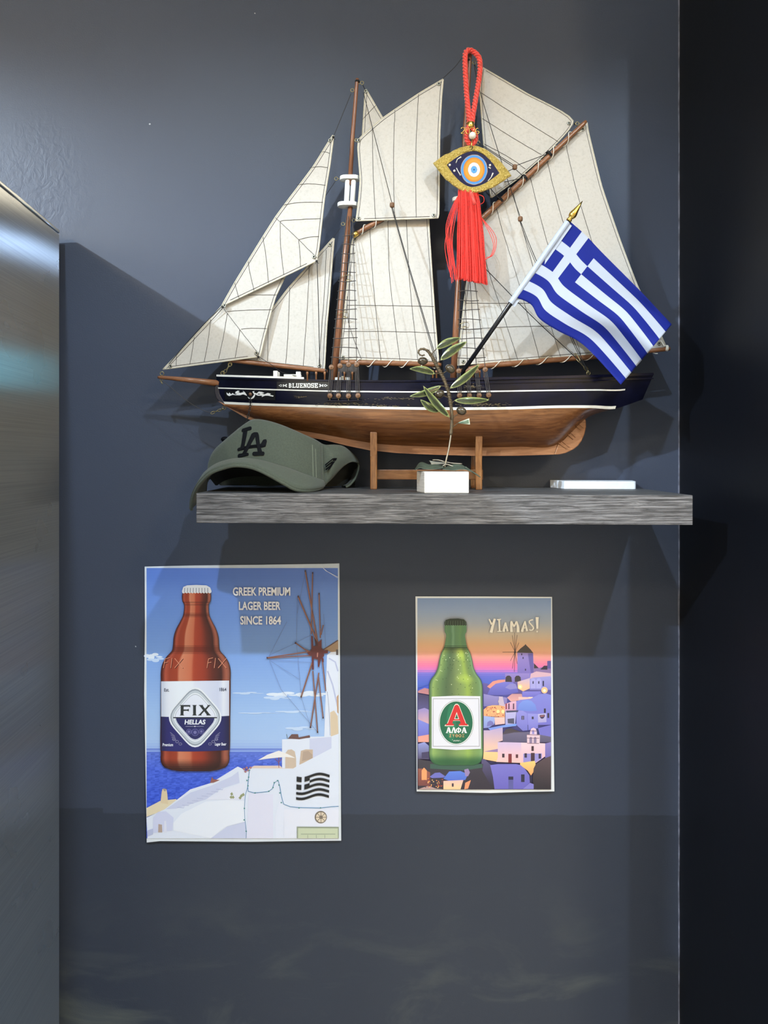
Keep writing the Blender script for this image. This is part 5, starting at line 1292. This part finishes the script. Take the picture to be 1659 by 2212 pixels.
Cc = lambda x, y: (880+x*.20494, 1270+y*.20494)
Dd = lambda x, y: (880+x*.20494, 1480+y*.20494)
def vp(pts, c, f=V):
    q = [f(*a) for a in pts]; q = [(min(a, 1190.3), min(b, 1705)) for a, b in q]
    if isinstance(c, tuple) and isinstance(c[0], tuple):          # colour running from the top to the foot of the shape
        y0, y1 = min(b for _, b in q), max(b for _, b in q); p.poly(q, [mixc(c[0], c[1], (b-y0)/(y1-y0)) for _, b in q])
    else: p.poly(q, c)
LV, LV2, LV3, PK, OR, DK = (140,136,206), (112,112,196), (166,164,226), (226,178,190), (246,190,130), (58,52,70)
# windmill and upper town
vp([(780,1030),(800,1000),(850,1010),(880,1035),(1000,1005),(1200,960),(1400,930),(1520,930),(1520,1130),(780,1130)], ((112,100,176),(90,82,150)), Cc)
vp([(1160,680),(1325,680),(1335,900),(1160,900)], ((150,132,200),(126,112,192)), Cc); vp([(1270,690),(1325,690),(1330,895),(1300,895)], (104,92,164), Cc); vp([(1150,682),(1190,640),(1235,605),(1245,592),(1256,606),(1300,650),(1328,688)], (74,66,66), Cc)
for x, y in ((1205,700),(1220,738),(1245,862)): vp([(x-6,y-10),(x+6,y-10),(x+6,y+10),(x-6,y+10)], (60,54,90), Cc)
for q in ((1130,470),(1105,500),(1157,495),(1085,572),(1175,577),(1003,677),(1085,770),(1105,850),(1127,885),(1157,800)): p.line([Cc(1135,675), Cc(*q)], .9, (74,62,66))
p.ell(*Cc(1135,677), 2.6, 2.6, (64,52,60), 10)
vp([(1330,790),(1385,845),(1480,820),(1515,770),(1515,930),(1330,930)], ((120,104,160),(150,120,170)), Cc); vp([(1335,795),(1385,845),(1335,848)], (60,52,58), Cc); vp([(1400,860),(1440,820),(1480,820),(1475,862)], (54,48,66), Cc); vp([(1475,770),(1512,768),(1512,850),(1475,850)], (92,84,150), Cc)
vp([(1030,900),(1290,900),(1290,992),(1030,992)], ((150,134,206),(126,114,190)), Cc)
for x in (1068, 1165): vp([(x-33,990),(x-33,945),(x-18,926),(x+8,924),(x+28,940),(x+34,990)], (66,60,66), Cc)
vp([(1300,905),(1360,880),(1515,900),(1515,945),(1290,960)], (214,176,196), Cc)
vp([(840,1040),(900,985),(960,970),(1030,965),(1030,1000),(870,1060)], (226,150,140), Cc)
vp([(870,1060),(930,1010),(1020,990),(1110,995),(1150,1030),(1170,1100),(1040,1130),(840,1130)], ((124,124,214),(96,96,186)), Cc); vp([(1030,1050),(1080,1010),(1140,1010),(1160,1060),(1080,1070)], LV, Cc)
vp([(1160,990),(1290,950),(1290,1060),(1220,1090),(1165,1060)], ((200,180,216),(246,190,140)), Cc); p.ell(*Cc(1188,1042), 5, 5, (252,222,160), 12); p.ell(*Cc(1188,1042), 2.2, 2.2, (255,246,220), 10)
vp([(1290,960),(1330,945),(1512,930),(1515,1075),(1290,1075)], ((158,156,224),(134,132,212)), Cc)
for x in (1325, 1385): vp([(x-28,1060),(x-28,975),(x-14,955),(x+10,952),(x+28,972),(x+28,1060)], (168,166,230), Cc); vp([(x-6,1010),(x-6,985),(x+6,982),(x+6,1010)], (54,52,90), Cc)
vp([(1425,980),(1440,980),(1440,1035),(1425,1035)], (56,54,90), Cc)
vp([(1210,1090),(1400,1085),(1420,1120),(1400,1180),(1205,1160)], LV2, Cc); p.ell(*Cc(1445,1078), 7, 7, (246,196,150), 12); p.ell(*Cc(1445,1082), 3, 3, (255,246,224), 10)
# right column of houses
vp([(40,330),(240,370),(330,375),(470,400),(470,560),(40,560)], ((150,142,206),(126,120,184)))
vp([(470,400),(560,330),(740,330),(760,420),(700,450),(540,470)], ((200,150,160),(228,170,170))); vp([(680,385),(1040,395),(1020,430),(680,440)], (232,190,190)); vp([(860,410),(870,370),(910,362),(940,385),(945,410)], (250,214,190))
vp([(750,290),(1090,290),(1040,390),(750,385)], ((132,128,216),(112,110,206)))
vp([(640,470),(720,440),(900,420),(1060,340),(1180,320),(1280,350),(1280,900),(640,900)], ((132,136,222),(120,118,210)))
vp([(660,620),(690,520),(760,455),(840,440),(920,460),(990,530),(1020,640),(900,650),(760,640)], ((126,152,232),(112,136,222)))
vp([(640,640),(760,640),(840,690),(850,1000),(760,1010),(640,900)], ((148,146,226),(120,122,208))); vp([(850,690),(1040,700),(1040,900),(1040,960),(860,1000)], ((150,150,228),(124,124,212)))
vp([(1040,700),(1190,690),(1195,850),(1040,860)], ((190,184,226),(170,164,220))); p.poly([V(*q) for q in ((1068,740),(1072,720),(1165,712),(1165,745),(1140,780),(1110,790),(1085,775))], (66,60,96)); p.poly([V(*q) for q in ((1085,735),(1150,728),(1150,740),(1085,748))], (206,120,110))
for x, y, w, h in ((760,770,46,70),(942,772,34,46),(1165,640,34,80),(1228,728,34,90),(580,765,40,40)): vp([(x-w/2,y-h/2),(x+w/2,y-h/2),(x+w/2,y+h/2),(x-w/2,y+h/2)], DK)
vp([(756,740),(766,740),(766,800),(756,800)], (170,168,220))
vp([(430,520),(480,500),(560,470),(640,460),(640,650),(430,650)], ((226,180,206),(206,160,196)))
for x in (455, 505, 590): vp([(x-12,510),(x+12,505),(x+12,610),(x-12,615)], (150,60,70) if x == 455 else (90,60,90))
vp([(40,620),(110,560),(200,540),(330,540),(430,560),(430,760),(40,740)], ((246,180,130),(240,170,130)))
random.seed(8)
for k in range(46): x, y = random.uniform(50, 420), random.uniform(570, 750); vp([(x-12,y),(x,y-9),(x+13,y+2),(x-2,y+10)], random.choice([(176,70,66),(150,60,70),(250,214,150),(206,120,100)]))
p.ell(*V(305,655), 3.4, 4, (255,236,170), 10); p.ell(*V(395,655), 3.4, 4, (255,236,170), 10); p.ell(*V(355,470), 5.2, 5.2, (246,226,190), 12); p.ell(*V(355,470), 2.2, 2.2, (255,252,236), 10)
vp([(320,380),(390,380),(430,560),(320,540)], (196,180,206))
vp([(40,735),(250,760),(240,880),(140,950),(40,960)], ((160,180,236),(140,150,220))); vp([(240,760),(430,760),(430,880),(250,900)], ((240,196,190),(236,190,196)))
vp([(100,930),(110,850),(160,820),(205,840),(235,900)], (120,120,190)); vp([(440,650),(640,660),(620,880),(440,900)], ((186,184,232),(166,166,226))); vp([(480,790),(600,780),(600,880),(485,870)], (84,84,110)); vp([(450,640),(680,632),(670,660),(460,675)], (74,78,110))
vp([(120,960),(440,900),(640,880),(640,920),(390,950),(160,1000)], ((120,160,240),(130,150,232)))
vp([(40,1000),(160,1000),(390,945),(390,1190),(300,1215),(300,1420),(40,1420)], ((184,168,216),(246,200,170)))
vp([(390,1060),(450,980),(540,960),(700,1020),(860,1040),(860,1200),(390,1210)], ((74,66,72),(96,88,120))); vp([(390,1080),(600,1040),(860,1030),(1280,1120),(1280,1220),(390,1220)], ((110,104,136),(92,88,120)))
vp([(1040,960),(1280,900),(1280,1120),(1070,1080)], (118,116,206))
vp([(40,1400),(300,1400),(300,1580),(30,1530)], ((250,204,150),(248,192,140))); vp([(40,1390),(300,1340),(300,1400)], (150,126,180))
vp([(300,1215),(730,1225),(735,1600),(270,1580),(300,1500)], ((206,186,228),(240,192,190))); vp([(730,1225),(1170,1240),(1170,1480),(1000,1600),(735,1600)], ((232,204,222),(226,180,196))); vp([(770,1430),(1110,1425),(1110,1520),(980,1600),(770,1590)], (150,142,214)); vp([(1170,1240),(1285,1215),(1285,1480),(1170,1540)], ((136,126,196),(110,102,180)))
for x, y, w, h, c in ((402,1465,44,70,(64,50,62)),(525,1515,62,165,(126,48,56)),(652,1475,44,66,(92,50,60)),(940,1335,44,90,(70,48,60)),(813,1462,44,80,(60,52,76)),(943,1490,70,150,(72,50,66)),(1072,1475,44,90,(58,50,76))): vp([(x-w/2,y-h/2),(x+w/2,y-h/2),(x+w/2,y+h/2),(x-w/2,y+h/2)], c)
# bell gable
vp([(835,1075),(1075,1080),(1070,1245),(840,1240)], (222,196,214)); vp([(890,1075),(895,1010),(920,965),(960,950),(1000,975),(1018,1020),(1018,1080)], (222,196,220))
for x in (905, 985): vp([(x-24,1235),(x-24,1150),(x-8,1122),(x+14,1122),(x+26,1150),(x+26,1235)], (140,124,160))
vp([(930,1070),(930,1010),(950,990),(970,1010),(970,1070)], (150,140,206))
for a, b in (((835,1080),(1070,1085)),((835,1140),(1060,1145)),((840,1238),(1055,1244)),((890,1010),(1015,1015))): p.line([V(*a), V(*b)], 1.0, (96,54,84))
# front row
vp([(710,1600),(980,1560),(1000,1640),(960,1760),(910,1830),(850,1740),(710,1640)], ((250,206,130),(236,160,110)))
vp([(0,1520),(60,1530),(180,1640),(230,1900),(240,2080),(0,2080)], ((92,86,130),(44,40,56)))
vp([(940,1900),(960,1700),(1000,1620),(1150,1520),(1285,1470),(1285,2085),(960,2085)], ((92,76,84),(44,40,50)))
vp([(160,1640),(300,1620),(640,1620),(720,1640),(800,1710),(880,1830),(890,1960),(760,2080),(240,2080),(210,1850)], ((122,118,206),(104,98,190))); vp([(760,2080),(890,1965),(960,1990),(960,2080)], (128,124,206))
for x, y, w, h in ((540,1880,90,60),(760,1880,64,140)): vp([(x-w/2,y-h/2),(x+w/2,y-h/2),(x+w/2,y+h/2),(x-w/2,y+h/2)], (48,46,70))
vp([(495,1915),(585,1915),(585,2075),(495,2075)], (92,92,160))
# left strip and foot of the picture
for pts, c in (([(112,40),(228,0),(228,60),(112,60)], (70,90,200)), ([(112,60),(180,30),(228,40),(228,100),(112,80)], (190,130,140)), ([(112,90),(228,110),(228,300),(112,300)], ((70,64,96),(96,92,150))), ([(112,260),(180,240),(228,260),(228,420),(112,400)], ((150,140,206),(216,170,176))), ([(112,360),(228,410),(228,540),(112,540)], ((130,140,226),(110,112,206))), ([(112,540),(228,520),(228,600),(112,600)], (230,160,150)), ([(112,620),(180,600),(228,640),(228,780),(112,780)], ((150,160,226),(84,76,110))), ([(150,710),(228,700),(228,770),(150,770)], (70,64,100)), ([(112,780),(240,800),(800,830),(790,900),(900,1100),(112,1100)], ((66,62,74),(52,46,60))),
               ([(240,830),(790,830),(790,870),(600,900),(240,880)], (62,92,84)), ([(112,880),(160,880),(240,920),(240,1060),(112,1060)], ((150,90,80),(120,70,70))), ([(150,900),(175,868),(205,900),(205,1000),(150,1000)], (240,160,110)), ([(235,965),(290,925),(340,920),(400,960),(380,975),(260,980)], (110,112,196)), ([(380,985),(440,910),(560,905),(640,940),(610,1000),(440,1010)], ((96,130,226),(84,110,210))), ([(380,1010),(590,1000),(560,1100),(380,1100)], ((236,190,186),(250,200,150))), ([(600,890),(640,880),(660,920),(640,960),(610,960)], (150,130,180)), ([(610,1030),(670,1000),(640,1090),(600,1100)], (236,150,110)), ([(112,1100),(220,1060),(300,1090),(380,1100)], (180,150,150))):
    vp(pts, c, Dd)
vp([(468,1035),(488,1035),(488,1070),(468,1070)], (60,50,70), Dd)
for k in range(40): x, y = random.uniform(180, 370), random.uniform(985, 1085); vp([(x-8,y),(x,y-6),(x+8,y),(x,y+7)], random.choice([(240,150,90),(200,90,70),(110,60,66),(252,200,130)]), Dd)
# lettering in brush strokes
def brush(strokes, c=(236, 232, 226)):
    for s in strokes:
        q = [Cc(*a[:2]) for a in s]; p.line([tuple(v[:2]) for v in along([(a, b, 0) for a, b in q], 10)], [lerp(s[0][2], s[-1][2], i/9)*.26 for i in range(10)], c)
brush([[(862,328,10),(890,385,16)], [(922,325,18),(900,400,24),(882,470,24)], [(945,335,8),(988,330,8)], [(967,335,14),(970,400,13),(972,455,13)], [(948,460,8),(996,457,8)], [(1035,365,12),(1020,420,20),(1015,462,22)], [(1035,365,10),(1045,410,12),(1056,455,16)], [(1012,425,8),(1058,420,8)],
       [(1095,350,14),(1095,410,22),(1098,465,22)], [(1095,350,14),(1125,410,14)], [(1150,352,12),(1127,405,14)], [(1150,352,14),(1165,410,26),(1168,468,26)], [(1240,350,10),(1222,410,16),(1208,462,22)], [(1240,350,10),(1250,405,14),(1262,455,16)], [(1212,425,8),(1262,418,8)], [(1325,335,10),(1290,345,14),(1285,365,16),(1318,400,18),(1330,425,16),(1310,448,12),(1285,440,10)], [(1368,308,26),(1368,370,24),(1370,430,14)]])
p.ell(*Cc(1368,460), 1.8, 1.8, (236,232,226), 8)
# green bottle
prof2 = [(1348,23.5),(1360,23.8),(1366,23),(1369,21),(1384,22),(1398,25),(1410,31),(1424,35.5),(1442,39),(1456,45),(1468,54),(1480,57.5),(1500,58),(1560,58.3),(1620,58.2),(1634,57.5),(1644,54),(1650,47),(1653,36)]
g2 = [(-1,(44,70,50)),(-.95,(86,124,92)),(-.86,(158,190,110)),(-.74,(124,158,92)),(-.5,(92,124,82)),(-.34,(78,104,72)),(-.2,(96,118,80)),(0,(124,146,92)),(.3,(144,172,96)),(.45,(168,198,84)),(.62,(122,150,84)),(.84,(112,148,92)),(.93,(132,172,126)),(1,(42,72,54))]
def b2(u, y):
    c = mixc(stops(g2, u), (92, 106, 82), .22)
    if y < 1398: c = mixc(c, (84,128,98), .75); c = mixc(c, (150,190,160), max(0, 1-abs(u+.25)/.2)*.5)
    if 1396 < y < 1402: c = mixc(c, (34,54,38), .7)
    if 1402 < y < 1440: c = mixc(c, (196,220,96), max(0, 1-((u-.3)/.3)**2-((y-1414)/14)**2)*.7)
    if 1446 < y < 1500: c = mixc(c, (190,216,96), max(0, 1-((u-.35)/.4)**2-((y-1466)/12)**2)*.6)
    if y > 1618: c = mixc(c, (150,190,110), .3)
    if y > 1630: c = mixc(c, (36,84,56), min(.8, (y-1630)/16))
    return c
bottle(p, 984, prof2, b2, 28, 985.5)
p.poly([(960,1350),(960,1344),(963,1339),(972,1336.5),(990,1336),(1002,1338),(1007,1343),(1008,1350)] + [(1008-k*2.4, 1350+(1.5 if k % 2 else 0)) for k in range(20)], (42, 54, 44))
for k in range(9): p.line([(963+k*5.2, 1341), (962+k*5.4, 1350)], 1.2, (78, 96, 80))
random.seed(4)
for k in range(70):
    y = random.uniform(1405, 1500); h = interp(prof2, y)[0]; x = 984 + random.uniform(-.85, .85)*h; p.ell(x, y, .9, .9, random.choice([(50,70,44),(60,84,50),(226,238,200)]), 6, up=False)
p.up(); p.poly([(932.5,1505),(985,1503),(1037.5,1504),(1038.5,1560),(1039,1617.5),(985,1620),(932.5,1616.5)], (220, 222, 238)); p.poly([(935.5,1509),(1034.5,1508.5),(1036,1612.5),(935,1612.5)], (128,128,140)); p.poly([(936.3,1510),(1033.6,1509.5),(1035,1611.5),(935.9,1611.5)], (222,224,240))
for rx, ry, c in ((38,48.2,(90,110,100)),(37.2,47.4,(232,234,240)),(35.6,45.8,(34,104,78))): p.ell(985.5, 1561, rx, ry, c, 40)
p.ell(975, 1561, 10, 40, (44,122,92), 24)
def bigA(x0, y0, x1, y1, c):
    g = [[(.0,1),(.02,.94),(.10,.90),(.40,.06),(.46,.0),(.54,.0),(.60,.06),(.90,.90),(.98,.94),(1,1),(.60,1),(.60,.94),(.68,.90),(.64,.76),(.34,.76),(.30,.90),(.38,.94),(.38,1)]]
    for q in g: p.poly([(lerp(x0,x1,a), lerp(y0,y1,b)) for a, b in q], c)
bigA(960.5, 1520.5, 1012.5, 1568.5, (236,226,216)); bigA(962.5, 1522.5, 1010.5, 1567, (206,46,50)); p.poly([(981.3,1553.5),(986.5,1538),(991.7,1553.5)], (238,228,220)); p.poly([(983,1552.3),(986.5,1541.5),(990,1552.3)], (34,104,78))
def serifA(x0, x1, y0, y1, c, cross=True):
    w = x1-x0
    for q in ([(.36,0),(.64,0),(.98,1),(.62,1),(.46,.3),(.22,1),(.02,1)],): p.poly([(x0+a*w, lerp(y0,y1,b)) for a, b in q], c)
    p.rect(x0-.4, y1-1.1, x0+w*.36, y1, c); p.rect(x1-w*.42, y1-1.1, x1+.4, y1, c)
    if cross: p.rect(x0+w*.28, lerp(y0,y1,.6), x0+w*.62, lerp(y0,y1,.72), c)
WL = (238, 240, 244)
serifA(963.5,975,1571,1583.5,WL); serifA(974.5,986,1571,1583.5,WL,False); p.ell(990.5,1577.2,6,4.6,WL,18); p.ell(988.6,1577.2,1.3,2.9,(34,104,78),10); p.ell(992.6,1577.2,1.3,2.9,(34,104,78),10); p.rect(989.4,1571,991.8,1583.5,WL); serifA(997,1008.5,1571,1583.5,WL)
p.text('Z', 970.5,1586,975,1592.3,(212,168,120),.03); p.text('Y', 977,1586,982,1592.3,(212,168,120),.03); p.ring(986.5,1589.2,2.4,2.8,1.2,(212,168,120),14); p.line([(985,1589.2),(988,1589.2)],.9,(212,168,120)); p.ring(993.5,1589.2,2.4,2.8,1.2,(212,168,120),14)
p.line([(1003,1586.6),(998.6,1586.6),(1001,1589.2),(998.6,1591.8),(1003,1591.8)],1.1,(212,168,120))
p.line([(979+i*1.1, 1600+1.6*math.sin(i*1.9)) for i in range(14)], .9, (226,232,230)); p.ell(977.5,1598,.7,.7,(226,232,230),6); p.ell(995.5,1601,.7,.7,(226,232,230),6)
p.mb.build('printed_picture', M['print'], ps)
